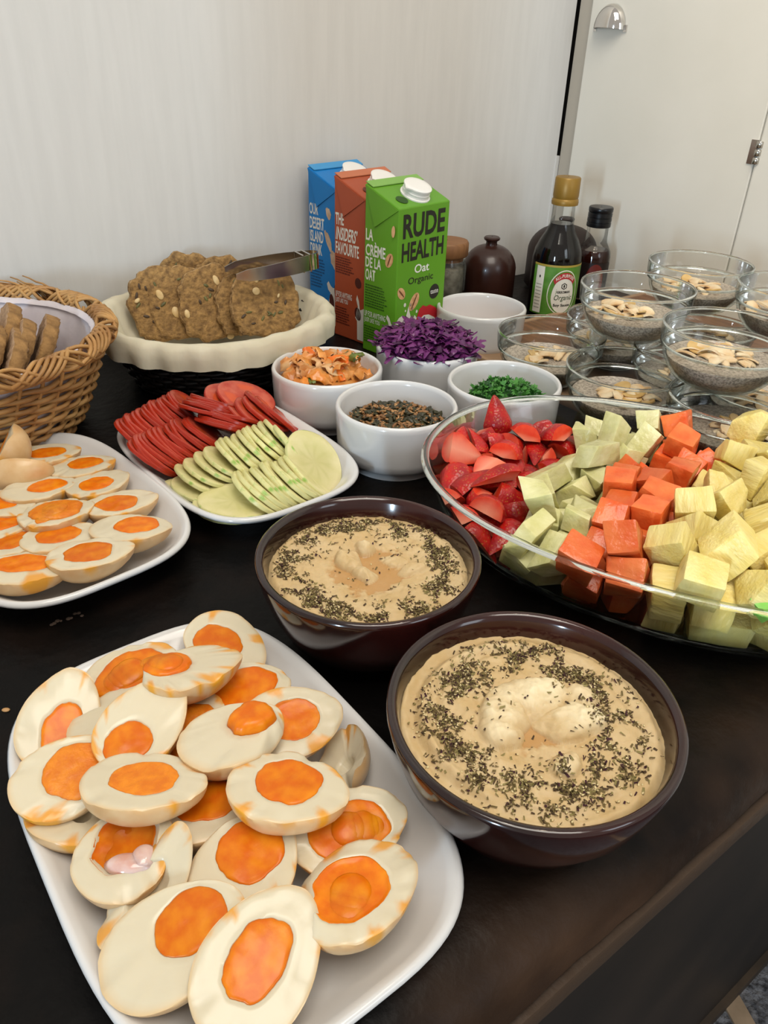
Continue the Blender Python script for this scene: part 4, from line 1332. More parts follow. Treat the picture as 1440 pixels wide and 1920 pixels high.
fpoly('lips_print', M_PR_RED, lips, FRONT, green, 0.0004)
fpoly('teeth_print', M_PR_WHITE, [(0.044, 0.034), (0.046, 0.046), (0.054, 0.050), (0.064, 0.049), (0.076, 0.043), (0.084, 0.034), (0.08, 0.030)], FRONT, green, 0.0006)
# green: side face
for s, x0, x1, z0, z1 in (('LA', .004, .017, .1455, .1595), ('CRÈME', .004, .039, .1265, .1445), ('DE LA', .004, .032, .1120, .1250), ('OAT', .004, .022, .0955, .1100)):
    ftext(s, x0, x1, z0, z1, LEFT, M_PR_WHITE, green, 0.022)
M_GD = mat('print_deep_green', '#2c5212', 0.5)
M_BD = mat('print_deep_brown', '#5c2013', 0.5)
M_BLD = mat('print_deep_blue', '#084a7e', 0.5)
para(.004, .045, .060, .091, 9, LEFT, M_GD, green, 1)
ftext('UP FOR ANYTHING', .003, .042, .0475, .0550, LEFT, M_PR_WHITE, green, 0.008)
ftext('JUST LIKE YOU', .003, .032, .0385, .0460, LEFT, M_PR_WHITE, green, 0.008)
para(.003, .036, .012, .036, 7, LEFT, M_GD, green, 2)
fpoly('oat_print', M_PR_OAT, ell(0.046, 0.127, .0095, .006, 1.15), LEFT, green, 0.0003)
fpoly('oat_groove', M_PR_OATD, ell(0.046, 0.127, .008, .001, 1.2), LEFT, green, 0.0005)
fpoly('oat_print', M_PR_OAT, ell(0.053, 0.163, .007, .003, 1.5), LEFT, green, 0.0020)
fpoly('milk_splash', M_PR_MILK, [(.0595, .024), (.0595, .046), (.053, .047), (.049, .055), (.045, .058), (.0435, .053), (.047, .049), (.050, .040), (.054, .034)], LEFT, green, 0.0003)
# brown: side face
for s, x0, x1, z0, z1, sh in (('THE', .004, .020, .1515, .1665, 0), ('INSIDERS’', .004, .044, .1320, .1490, .15), ('FAVOURITE', .004, .049, .1140, .1300, 0)):
    ftext(s, x0, x1, z0, z1, LEFT, M_PR_WHITE, brown, 0.022, shear=sh)
para(.004, .040, .088, .111, 7, LEFT, M_BD, brown, 3)
ftext('UP FOR ANYTHING', .003, .036, .0555, .0635, LEFT, M_PR_WHITE, brown, 0.008)
ftext('JUST LIKE YOU', .003, .028, .0465, .0545, LEFT, M_PR_WHITE, brown, 0.008)
para(.003, .032, .018, .043, 7, LEFT, M_BD, brown, 4)
fpoly('nut_print', M_PR_BROWN, ell(.048, .082, .006, .007, .3), LEFT, brown, 0.0003)
fpoly('nut_print', M_PR_BROWN, ell(.048, .040, .006, .009, .3), LEFT, brown, 0.0003)
fpoly('milk_splash', M_PR_MILK, [(.047, .004), (.0595, .004), (.0595, .05), (.052, .046), (.050, .058), (.0465, .066), (.0445, .060), (.048, .050), (.044, .040), (.043, .034), (.0465, .030)], LEFT, brown, 0.0003)
# blue: side face
for s, x0, x1, z0, z1 in (('OUR', .004, .022, .1520, .1670), ('DESERT', .004, .034, .1330, .1490), ('ISLAND', .004, .032, .1155, .1310), ('DRINK', .004, .029, .0985, .1135)):
    ftext(s, x0, x1, z0, z1, LEFT, M_PR_WHITE, blue, 0.022)
para(.004, .034, .052, .094, 10, LEFT, M_BLD, blue, 5)
for cx, cz, a, b, an in ((.043, .158, .0085, .0045, 1.9), (.042, .122, .016, .0045, 2.0), (.054, .098, .012, .007, 1.8)):
    fpoly('coconut_print', M_PR_COCO, ell(cx, cz, a, b, an, 20, .35, cx * 90), LEFT, blue, 0.0003)
fpoly('milk_splash', M_PR_MILK, [(.040, .004), (.0595, .004), (.0595, .062), (.052, .058), (.047, .060), (.042, .066), (.0385, .062), (.041, .054), (.046, .050), (.042, .038), (.045, .028), (.040, .018)], LEFT, blue, 0.0003)
fpoly('nut_print', M_PR_BROWN, ell(.0485, .036, .005, .013, .1), LEFT, blue, 0.0004)
fpoly('nut_print', M_PR_BROWN, ell(.057, .052, .0025, .012, .1), LEFT, blue, 0.0004)

# ================================================================== JARS AND BOTTLES AT THE BACK
M_WOODLID = mat('lid_wood', '#7a5232', 0.55, col2='#91663f', ns=30, stretch=(1, 8, 1), bump=0.15)
M_DKWOOD = mat('dark_cloche', '#2c1610', 0.33, col2='#3b2018', ns=12, coat=0.15)
t = thing('storage_jar', 'clear glass jar with a thick round wooden lid behind the green carton', 'jar', (0.085, 1.232, 0))
mb = MB()
mb.lathe([(0.026, 0), (0.031, 0.003), (0.032, 0.012), (0.032, 0.062), (0.029, 0.070), (0.028, 0.074)], 40, True)
mb.lathe([(0.024, 0.004), (0.029, 0.008), (0.0295, 0.062), (0.0265, 0.070), (0.0255, 0.074)], 40, True)
mb.build('jar_glass', M_GLASS, t)
mb = MB()
mb.lathe([(0.0285, 0.006), (0.029, 0.010), (0.0292, 0.058), (0.027, 0.060), (0.001, 0.062)], 32, True)
part_label(mb.build('jar_filling', mat('jar_filling', '#a8a090', 0.6, col2='#6f675a', ns=70, bump=0.4), t), 'greyish crumbly contents')
mb = MB()
mb.lathe([(0.024, 0.070), (0.0265, 0.070), (0.0265, 0.076), (0.0315, 0.0765), (0.0335, 0.079), (0.0335, 0.096), (0.0315, 0.099), (0.001, 0.0995)], 44, True)
part_label(mb.build('lid', M_WOODLID, t), 'thick wooden lid')


def cloche(label, c, R, H, m):
    t = thing('domed_cloche', label, 'cloche', c)
    mb = MB()
    pr = [(R * 0.96, 0), (R, 0.003), (R, H * 0.48)]
    for k in range(1, 11):
        a = pi / 2 * k / 10
        pr.append((R * (cos(a) ** 0.85) * 0.995 + 0.0005, H * 0.48 + H * 0.40 * sin(a)))
    mb.lathe(pr, 56, True, True)
    mb.build('dome', m, t)
    mb = MB()
    z = H * 0.872
    mb.lathe([(0.0095, z), (0.0085, z + 0.004), (0.009, z + 0.006), (0.0125, z + 0.0085), (0.0130, z + 0.011), (0.011, z + 0.0128), (0.001, z + 0.013)], 32, True)
    mb.build('knob', m, t)
    return t


cloche('dark brown domed cloche with a small knob, standing clear behind the pink dip bowl', (0.157, 1.262, 0), 0.0425, 0.100, M_DKWOOD)

M_LIQ = mat('soy_liquid', '#0b0605', 0.08)
M_LIQ2 = mat('syrup_liquid', '#2a0d06', 0.08)
M_GOLD = mat('gold_cap', '#8a6a28', 0.4, metal=0.25, bump=0.05)
M_BLKCAP = mat('black_cap', '#0e0e10', 0.3)
M_LG = mat('label_green', '#5a8a32', 0.5, col2='#46761f', ns=60)
M_LW = mat('label_cream', '#d8d2c4', 0.5)
M_LR = mat('label_red', '#a8262a', 0.5)
M_LY = mat('label_gold', '#a08a3a', 0.5)


def curved(mb, r, u0, u1, v0, v1, a0, n=14, mi=0):
    rows = []
    for k in range(2):
        z = v0 if k == 0 else v1
        rows.append([(r * cos(a0 + (u0 + (u1 - u0) * i / n) / r), r * sin(a0 + (u0 + (u1 - u0) * i / n) / r), z) for i in range(n + 1)])
    mb.loft(rows, close=False, mi=mi)


def bend_obj(me, r, a0, root, name, m):
    for v in me.vertices:
        a = a0 + v.co.x / r
        v.co = (r * cos(a), r * sin(a), v.co.y)
    me.materials.append(m)
    return link(name, me, root)


def poly_bent(pts, r, a0, root, name, m):
    """outline filled as a fan from its centre and wrapped round the bottle"""
    cx = sum(p[0] for p in pts) / len(pts)
    cy = sum(p[1] for p in pts) / len(pts)
    me = bpy.data.meshes.new(name)
    n = len(pts)
    vs = [(cx, cy, 0)] + [(cx + (x - cx) * q, cy + (y - cy) * q, 0) for q in (0.5, 1.0) for x, y in pts]
    fs = [(0, 1 + i, 1 + (i + 1) % n) for i in range(n)] + [(1 + i, 1 + n + i, 1 + n + (i + 1) % n, 1 + (i + 1) % n) for i in range(n)]
    me.from_pydata(vs, [], fs)
    return bend_obj(me, r, a0, root, name, m)


soy = thing('sauce_bottle', 'soy sauce bottle with gold cap and green label, dark liquid nearly to the neck', 'bottle', (0.249, 1.192, 0))
RS = 0.0365
mb = MB()
gp = [(0.030, 0), (0.0355, 0.003), (RS, 0.008), (RS, 0.088), (0.0345, 0.100), (0.029, 0.113), (0.0215, 0.126), (0.0175, 0.137), (0.0162, 0.150), (0.0158, 0.166)]
mb.lathe(gp, 56, True)
mb.build('bottle_glass', M_GLASS, soy)
mb = MB()
mb.lathe([(0.029, 0.003), (0.0345, 0.005), (RS - 0.0012, 0.009), (RS - 0.0012, 0.088), (0.0333, 0.100), (0.0278, 0.113), (0.0203, 0.126), (0.0164, 0.136), (0.016, 0.1375), (0.001, 0.1375)], 56, True)
part_label(mb.build('soy_sauce', M_LIQ, soy), 'nearly black soy sauce')
mb = MB()
mb.lathe([(0.0165, 0.163), (0.0190, 0.1635), (0.0195, 0.167), (0.0188, 0.171), (0.0178, 0.172), (0.0182, 0.174), (0.0186, 0.176), (0.0182, 0.199), (0.0170, 0.2005), (0.001, 0.201)], 48, True)
part_label(mb.build('cap', M_GOLD, soy), 'gold plastic cap')
LA0 = radians(-76)
mb = MB()
curved(mb, RS + 0.0004, -0.052, 0.052, 0.010, 0.084, LA0, 40)
soylab = part_label(mb.build('label', M_LG, soy), 'green paper label')
mb = MB()
curved(mb, RS + 0.0006, -0.052, 0.052, 0.0815, 0.0845, LA0, 40)
mb.build('label_band', M_LY, soylab)
mb = MB()
curved(mb, RS + 0.0007, -0.046, -0.032, 0.012, 0.081, LA0, 10)
mb.build('label_panel', M_LW, soylab)
poly_bent([(0.0245 * cos(a), 0.042 + 0.036 * sin(a) if sin(a) > 0 else 0.042 + 0.03 * sin(a)) for a in [2 * pi * i / 40 for i in range(40)]], RS + 0.0008, LA0, soylab, 'label_medallion', M_LW)
poly_bent([(0.0232 * cos(a), 0.042 + 0.0345 * sin(a) if sin(a) > 0 else 0.042 + 0.0285 * sin(a)) for a in [2 * pi * i / 40 for i in range(40)]], RS + 0.0010, LA0, soylab, 'label_field', M_LG)
poly_bent([(0.0180 * cos(a), 0.038 + 0.030 * sin(a) if sin(a) > 0 else 0.038 + 0.024 * sin(a)) for a in [2 * pi * i / 40 for i in range(40)]], RS + 0.0012, LA0, soylab, 'label_centre', M_LW)
arc = [(0.0235 * sin(q), 0.040 + 0.0345 * cos(q)) for q in [-0.85 + 1.7 * i / 16 for i in range(17)]]
arc2 = [(0.0195 * sin(q), 0.040 + 0.0255 * cos(q)) for q in [0.85 - 1.7 * i / 16 for i in range(17)]]
me = bpy.data.meshes.new('label_banner')
me.from_pydata([(x, y, 0) for x, y in arc + arc2[::-1]], [], [(i, i + 1, 18 + i, 17 + i) for i in range(16)])
bend_obj(me, RS + 0.0014, LA0, soylab, 'label_banner', M_LR)
me = text_mesh('ALL-PURPOSE', 0.030, 0.0050, 0.02, 1.1)
for v in me.vertices:
    q = (v.co.x - 0.015) / 0.0225
    rr = 0.0275 + v.co.y
    v.co = (rr * 0.78 * sin(q), 0.040 + rr * cos(q), 0)
bend_obj(me, RS + 0.0016, LA0, soylab, 'lettering', M_LW)
hexo = [(0.0050 * cos(pi / 6 + pi / 3 * i), 0.0545 + 0.0050 * sin(pi / 6 + pi / 3 * i)) for i in range(6)]
hexi = [(0.0036 * cos(pi / 6 + pi / 3 * i), 0.0545 + 0.0036 * sin(pi / 6 + pi / 3 * i)) for i in range(6)]
me = bpy.data.meshes.new('emblem')
me.from_pydata([(x, y, 0) for x, y in hexo + hexi], [], [(i, (i + 1) % 6, 6 + (i + 1) % 6, 6 + i) for i in range(6)])
bend_obj(me, RS + 0.0014, LA0, soylab, 'emblem', M_PR_DARK)
poly_bent([(0.0013 * cos(a), 0.0545 + 0.0024 * sin(a)) for a in [2 * pi * i / 12 for i in range(12)]], RS + 0.0014, LA0, soylab, 'emblem_core', M_PR_DARK)
M_LGD = mat('print_forest', '#2a4420', 0.5)
for s, w, h, z, bold, m in (('KIKKOMAN', 0.021, 0.0038, 0.0440, 0.03, M_PR_DARK), ('Organic', 0.029, 0.0100, 0.0315, 0.0, M_LGD), ('Soy Sauce', 0.027, 0.0052, 0.0230, 0.03, M_PR_DARK)):
    me = text_mesh(s, w, h, bold)
    for v in me.vertices:
        v.co = (v.co.x - w / 2 + (0.2 * v.co.y if s == 'Organic' else 0), v.co.y + z, 0)
    bend_obj(me, RS + 0.0015, LA0, soylab, 'lettering', m)
poly_bent([(-0.039 + 0.0013 * cos(a), 0.066 + 0.0022 * sin(a)) for a in [2 * pi * i / 10 for i in range(10)]], RS + 0.0009, LA0, soylab, 'panel_mark', M_PR_DARK)
mb = MB()
for k in range(8):
    curved(mb, RS + 0.0009, -0.0445, -0.0345, 0.054 - k * 0.005, 0.0550 - k * 0.005, LA0, 6)
mb.build('fine_print', mat('print_grey', '#8f8a80', 0.5), soylab)

sm = thing('syrup_bottle', 'small clear bottle with black screw cap and dark red label, right of the soy bottle', 'bottle', (0.325, 1.278, 0))
RB = 0.0268
mb = MB()
mb.lathe([(0.022, 0), (0.026, 0.002), (RB, 0.006), (RB, 0.072), (0.0255, 0.080), (0.021, 0.088), (0.0175, 0.094), (0.0168, 0.100), (0.0165, 0.123)], 44, True)
mb.build('bottle_glass', M_GLASS, sm)
mb = MB()
mb.lathe([(0.021, 0.003), (0.0255, 0.005), (RB - 0.0012, 0.008), (RB - 0.0012, 0.072), (0.0235, 0.080), (0.022, 0.0825), (0.001, 0.0825)], 44, True)
part_label(mb.build('syrup', M_LIQ2, sm), 'dark brown syrup')
mb = MB()
pr = [(0.0168, 0.117), (0.0185, 0.1175)]
for k in range(3):
    z = 0.1185 + 0.007 * k
    pr += [(0.0188, z), (0.0188, z + 0.005), (0.0178, z + 0.0058), (0.0178, z + 0.0064)]
pr += [(0.0188, 0.1400), (0.0190, 0.1450), (0.0178, 0.1468), (0.001, 0.147)]
mb.lathe(pr, 44, True)
part_label(mb.build('cap', M_BLKCAP, sm), 'black ribbed screw cap')
mb = MB()
curved(mb, RB + 0.0004, -0.036, 0.036, 0.008, 0.066, radians(-104), 30)
mb.build('label', mat('label_black', '#160c0b', 0.45), sm)
poly_bent([(0.004 + 0.0155 * cos(a), 0.036 + 0.0285 * sin(a)) for a in [2 * pi * i / 30 for i in range(30)]], RB + 0.0007, radians(-98), sm, 'label_oval', mat('label_oxblood', '#5e1c14', 0.45))

cloche('large dark brown cloche mostly hidden behind the soy bottle', (0.288, 1.345, 0.006), 0.058, 0.112, mat('dark_cloche_big', '#241510', 0.5))
mb = MB()
mb.lathe([(0.05, 0.0), (0.078, 0.001), (0.098, 0.006), (0.099, 0.0075), (0.097, 0.0085), (0.080, 0.005), (0.001, 0.0048)], 56, True)
tag(mb.build('dark_plate', mat('dark_wood_plate', '#3a2519', 0.5, col2='#2a1a12', ns=25), None, (0.345, 1.345, 0)), 'flat dark round plate behind the two sauce bottles', 'plate')

# ================================================================== TRAY AND CHIA BOWLS
M_TRAY = mat('tray_wood', '#5e3f2a', 0.42, col2='#7c563a', ns=14, nd=5, stretch=(1, 7, 1), bump=0.12, attrs=(('edge', '#9a7c60'),))
UD, VD = Vector((0.6, -0.8, 0)), Vector((0.8, 0.6, 0))
tr = Matrix(((UD.x, VD.x, 0, 0), (UD.y, VD.y, 0, 0), (0, 0, 1, 0), (0, 0, 0, 1)))
tc_ = Vector((-0.545, 0.965, 0))
mb = MB()
mb.loft([sup(a, b, 9, 120, z) for a, b, z in ((0.226, 0.292, 0.0), (0.230, 0.296, 0.002), (0.232, 0.298, 0.012), (0.2305, 0.2965, 0.0145), (0.227, 0.293, 0.0150), (0.2235, 0.2895, 0.0146), (0.221, 0.287, 0.0132), (0.1, 0.15, 0.0130))], True, True)
me = mb.mesh('serving_tray', M_TRAY, True, 50)
attr(me, 'edge', [1.0 if 0.222 < (abs(v.co.x) ** 9 / 0.226 ** 9 + abs(v.co.y) ** 9 / 0.292 ** 9) ** (1 / 9) * 0.226 < 0.2315 and v.co.z > 0.011 else 0.0 for v in me.vertices])
o = link('serving_tray', me)
o.matrix_world = Matrix.Translation(UD * tc_.x + VD * tc_.y) @ tr
tag(o, 'dark wooden tray with a pale raised edge under the chia pudding bowls', 'tray')

M_CHIA = mat('chia_pudding', '#b8ab9c', 0.38, col2='#857a6d', ns=420, nd=2, lo=0.42, hi=0.6, bump=0.5, bs=500, bd=1, spec=0.5)
M_COCO = mat('coconut_flake', '#e4d3b4', 0.5, col2='#cfa878', ns=70, rnd=0.12, sss=0.15)
M_BANA = mat('banana_chip', '#d2b27a', 0.45, col2='#bf9858', ns=60, rnd=0.12, bump=0.3)


def flake_mesh(seed):
    R = random.Random(seed)
    L, W, cv = R.uniform(0.006, 0.011), R.uniform(0.0026, 0.0052), R.uniform(15, 60)
    tw = R.uniform(-0.6, 0.6)
    mb = MB()
    rows = [[], []]
    top, bot = [], []
    for i in range(9):
        t = -1 + 2 * i / 8
        w = W * sqrt(max(0.08, 1 - t * t * 0.9))
        for j, sgn in enumerate((-1, 0, 1)):
            x, y = t * L, sgn * w
            z = -cv * (x * x) * 0.9 + (0.0008 if sgn == 0 else 0) + tw * x * y * 60
            top.append((x, y, z + 0.0005))
            bot.append((x, y, z - 0.0005))
    v = top + bot
    n = 3
    f = []
    for i in range(8):
        for j in range(2):
            a = i * n + j
            f.append((a, a + n, a + n + 1, a + 1))
            f.append((27 + a, 27 + a + 1, 27 + a + n + 1, 27 + a + n))
        f.append((i * n, 27 + i * n, 27 + i * n + n, i * n + n))
        f.append((i * n + 2, i * n + n + 2, 27 + i * n + n + 2, 27 + i * n + 2))
    f.append((0, 1, 2, 29, 28, 27))
    f.append((24, 51, 52, 53, 26, 25))
    mb.add(v, f)
    return mb.mesh('coconut_flake', M_COCO, True, 50)


def chip_mesh(seed):
    R = random.Random(seed)
    mb = MB()
    r = R.uniform(0.009, 0.0125)
    e = R.uniform(0.7, 0.95)
    mb.loft([[(r * q * cos(a) * (1 + 0.05 * sin(3 * a + seed)), r * e * q * sin(a), z + 6 * (r * q) ** 2 * cos(2 * a)) for a in [2 * pi * i / 20 for i in range(20)]]
             for q, z in ((0.3, -0.001), (0.95, -0.001), (1.0, 0), (0.95, 0.001), (0.3, 0.0008))], True, True)
    return mb.mesh('banana_chip', M_BANA, True, 50)


FLK = [flake_mesh(i) for i in range(7)]
CHP = [chip_mesh(i) for i in range(3)]
BOWL_H = 0.0605


def chia_proto():
    t = thing('glass_bowl', 'x', 'bowl')
    mb = MB()
    mb.lathe([(0.028, 0.0), (0.033, 0.0008), (0.043, 0.006), (0.052, 0.016), (0.0575, 0.027), (0.0600, 0.0375), (0.0622, 0.0392), (0.0632, 0.047), (0.0640, 0.0580)], 64, True)
    mb.lathe([(0.028, 0.003), (0.040, 0.0066), (0.0495, 0.017), (0.055, 0.028), (0.0575, 0.0375), (0.0595, 0.0398), (0.0606, 0.047), (0.0614, 0.0580)], 64, True)
    mb.build('bowl_wall', M_GLASS, t)
    mb = MB()
    mb.lathe([(0.0614, 0.0578), (0.0614, 0.0595), (0.0622, 0.0605), (0.0632, 0.0605), (0.0641, 0.0596), (0.0641, 0.0578), (0.0614, 0.0578)], 64)
    mb.build('rim', M_GRIM, t, angle=None)
    mb = MB()
    mb.lathe([(0.0572, 0.0372), (0.0602, 0.0372), (0.0624, 0.0390), (0.0622, 0.0402), (0.0594, 0.0402), (0.0572, 0.0372)], 64)
    mb.build('stacking_ledge', M_GRIM, t, angle=None)
    return t


def chia_mesh():
    mb = MB()
    mb.lathe([(0.026, 0.0035), (0.0390, 0.0072), (0.0485, 0.0175), (0.0538, 0.0268), (0.0536, 0.0275), (0.052, 0.0272), (0.035, 0.0275), (0.015, 0.0279), (0.001, 0.0280)], 56, True)
    return mb.mesh('chia_pudding', M_CHIA, True, 60)


CHM = chia_mesh()
ZT, ZU = 0.0135, 0.0135 + BOWL_H - 0.0005
# centre, base height, flake cluster offset, where
_gl = at(1255, 742, 0.073)
BOWLS = [
    (at(1035, 622, .073), ZT, (.004, -.004), 18, 'leftmost, lower layer, beside the parsley bowl'),
    (at(1176, 688, .073), ZT, (.006, -.006), 24, 'lower layer, behind the papaya in the dish'),
    (_gl + RGT * 0.066, ZT, (.004, -.012), 20, 'lower layer at the front right, by the pineapple'),
    (at(1160, 594, .073), ZT, (-.012, -.006), 10, 'lower layer under the left upper bowl, by the small bottle'),
    (at(1297, 655, .073), ZT, (.0, .0), 10, 'lower layer hidden between and under the upper bowls'),
    (at(1445, 700, .073), ZT, (.0, .0), 10, 'lower layer at the right photo edge under the upper bowl'),
    (at(1335, 585, .073), ZT, (.0, .0), 8, 'lower layer at the back under the rearmost upper bowl'),
    (at(1197, 534, .1335), ZU, (-.012, .004), 26, 'upper layer on the left, in front of the small bottle'),
    (at(1315, 491, .1335), ZU, (-.005, .0), 20, 'upper layer at the very back against the white door'),
    (at(1370, 612, .1335), ZU, (-.004, .006), 28, 'upper layer at the front right, with curled coconut'),
    (at(1494, 535, .1335), ZU, (-.02, .0), 10, 'upper layer cut off by the right photo edge'),
]
proto = chia_proto()
rb = random.Random(21)
for bi, (c, z, off, nf, where) in enumerate(BOWLS):
    b = proto if bi == 0 else copy_tree(proto)
    b.location = (c.x, c.y, z)
    b['label'] = 'glass bowl of chia, ' + where
    b['group'] = 'glass bowls of chia pudding'
    p = link('chia_pudding', CHM, None, (c.x, c.y, z))
    p.rotation_euler = (0, 0, rb.uniform(0, 6))
    tag(p, 'grey chia pudding, ' + where, 'pudding', 'chia puddings')
    for k in range(nf):
        ban = k % 6 == 4
        R_, A_ = 0.026 * sqrt(rb.random()), rb.uniform(0, 2 * pi)
        zz = z + 0.0295 + (k / nf) * 0.009 * max(0.2, 1 - R_ / 0.03)
        o = link('banana_chip' if ban else 'coconut_flake', rb.choice(CHP if ban else FLK), None,
                 (c.x + off[0] + R_ * 1.25 * cos(A_), c.y + off[1] + R_ * sin(A_), zz), (rb.uniform(-.45, .45), rb.uniform(-.45, .45), rb.uniform(0, 6.3)))
        o.scale = (1.05,) * 3 if ban else (1.45,) * 3
        tag(o, ('banana chip on chia bowl, ' if ban else 'coconut flake on chia bowl, ') + where, 'chip' if ban else 'coconut', 'toppings on the chia bowl, ' + where)

# ================================================================== FILLINGS OF THE WHITE BOWLS
M_KIM = mat('kimchi_leaf', '#cf7620', 0.25, col2='#d99a58', ns=40, sss=0.15, rnd=0.18, bump=0.3, bs=120)
M_KIMP = mat('kimchi_stem', '#cfa878', 0.25, col2='#cf8442', ns=50, sss=0.15, rnd=0.12)
M_CAR = mat('carrot', '#e0701c', 0.3, sss=0.2, rnd=0.1)
M_KGR = mat('kimchi_green', '#4f5a22', 0.35, col2='#75803a', ns=60, rnd=0.2)


def leaf_mesh(name, m, seed, L, W, th=0.0012, cv=1.0):
    R = random.Random(seed)
    NX_, NY_ = 9, 6
    top, bot = [], []
    for i in range(NX_):
        for j in range(NY_):
            u, w = -1 + 2 * i / (NX_ - 1), -1 + 2 * j / (NY_ - 1)
            s = sqrt(max(0.1, 1 - 0.6 * u * u))
            x, y = u * L, w * W * s * (1 + 0.25 * fbm((u * 2 + seed, w, 0), 2))
            z = cv * (0.0045 * fbm((u * 1.6 + seed, w * 1.6, seed), 2) * 1.5 - 0.004 * u * u * R.choice((1, 1)) - 0.003 * w * w)
            top.append((x, y, z + th / 2))
            bot.append((x, y, z - th / 2))
    n = NY_
    N = NX_ * NY_
    f = []
    for i in range(NX_ - 1):
        for j in range(NY_ - 1):
            a = i * n + j
            f.append((a, a + n, a + n + 1, a + 1))
            f.append((N + a, N + a + 1, N + a + n + 1, N + a + n))
        f.append((i * n, N + i * n, N + i * n + n, i * n + n))
        f.append((i * n + n - 1, i * n + 2 * n - 1, N + i * n + 2 * n - 1, N + i * n + n - 1))
    for j in range(n - 1):
        f.append((j, j + 1, N + j + 1, N + j))
        a = (NX_ - 1) * n + j
        f.append((a, N + a, N + a + 1, a + 1))
    mb = MB()
    mb.add(top + bot, f)
    return mb.mesh(name, m, True, 60)


rk = random.Random(8)
KM = [leaf_mesh('kimchi_piece', M_KIM if i % 2 else M_KIMP, 200 + i, rk.uniform(.011, .017), rk.uniform(.007, .011), .0014) for i in range(8)]
KC = [leaf_mesh('carrot_piece', M_CAR, 230 + i, .013, .006, .0022, .3) for i in range(2)]
KG = [leaf_mesh('green_piece', M_KGR, 240 + i, .010, .005, .0012, .8) for i in range(2)]
mb = MB()
mb.lathe([(0.050, 0.020), (0.0535, 0.044), (0.045, 0.051), (0.025, 0.060), (0.001, 0.062)], 40, True)
tag(mb.build('kimchi_mass', mat('kimchi_base', '#b8702c', 0.4, col2='#c98d4c', ns=80, bump=0.8, bs=120), None, RK['kimchi']), 'orange mass of kimchi under the loose pieces', 'kimchi', kind='stuff')
for k in range(46):
    r, a = 0.046 * sqrt(rk.random()), rk.uniform(0, 2 * pi)
    zz = 0.050 + 0.019 * (1 - (r / .05) ** 2) + rk.uniform(0, .005)
    nm, ms, lb, ct = ('kimchi_piece', KM, 'glossy orange kimchi cabbage piece in the white kimchi bowl', 'kimchi')
    if k in (40, 41, 42, 45):
        nm, ms, lb, ct = ('carrot_piece', KC, 'bright orange carrot slice in the kimchi bowl', 'carrot')
    elif k in (30, 35, 43, 44):
        nm, ms, lb, ct = ('green_piece', KG, 'dark green leaf piece in the kimchi bowl', 'kimchi')
    if k == 45:
        r, a, zz = .018, -.9, .072
    if k in (43, 44):
        r, a, zz = .026, .2 + .3 * (k - 43), .070
    o = link(nm, rk.choice(ms), None, RK['kimchi'] + Vector((r * cos(a), r * sin(a), zz)), (rk.uniform(-.8, .8), rk.uniform(-.8, .8), rk.uniform(0, 6.3)))
    tag(o, lb, ct, 'pieces in the kimchi bowl: ' + nm.replace('_', ' '))

# purple cabbage: shreds heaped over the rim
M_CAB1 = mat('purple_shred', '#4c1a4c', 0.3, col2='#6a2a66', ns=90, sss=0.15)
M_CAB2 = mat('purple_shred_dark', '#3a1038', 0.35)
M_CAB3 = mat('purple_shred_light', '#6a2c66', 0.35)
rc = random.Random(31)
mb = MB()
mb.lathe([(0.050, 0.03), (0.052, 0.054), (0.042, 0.062), (0.022, 0.071), (0.001, 0.074)], 32, True, mi=1)
for k in range(420):
    r, a = 0.056 * sqrt(rc.random()), rc.uniform(0, 2 * pi)
    cx, cy = r * cos(a), r * sin(a)
    cz = 0.060 + 0.020 * (1 - (r / .056) ** 2) + rc.uniform(-.003, .004)
    L, cu, h = rc.uniform(.006, .017), rc.uniform(-70, 70), rc.uniform(0, 6.3)
    tl = rc.uniform(-.22, .22)
    W = rc.uniform(.0022, .0048)
    rings = []
    for i in range(6):
        u = (-1 + 2 * i / 5) * L
        x, y = u, cu * u * u
        z = tl * u + 0.002 * sin(u * 400 + k)
        P = Vector((cx + x * cos(h) - y * sin(h), cy + x * sin(h) + y * cos(h), cz + z))
        sd = Vector((-sin(h + 2 * cu * u), cos(h + 2 * cu * u), rc.uniform(-.7, .7))) * W * sqrt(max(.15, 1 - (u / L) ** 2 * .85))
        rings.append([P + sd, P + Vector((0, 0, .0008)), P - sd, P - Vector((0, 0, .0006))])
    mb.loft(rings, True, True, mi=rc.choice((0, 0, 1, 2)))
tag(mb.build('shredded_cabbage', [M_CAB1, M_CAB2, M_CAB3], None, RK['cabbage'], angle=70), 'heap of shredded purple cabbage spilling over its white bowl', 'cabbage', kind='stuff')

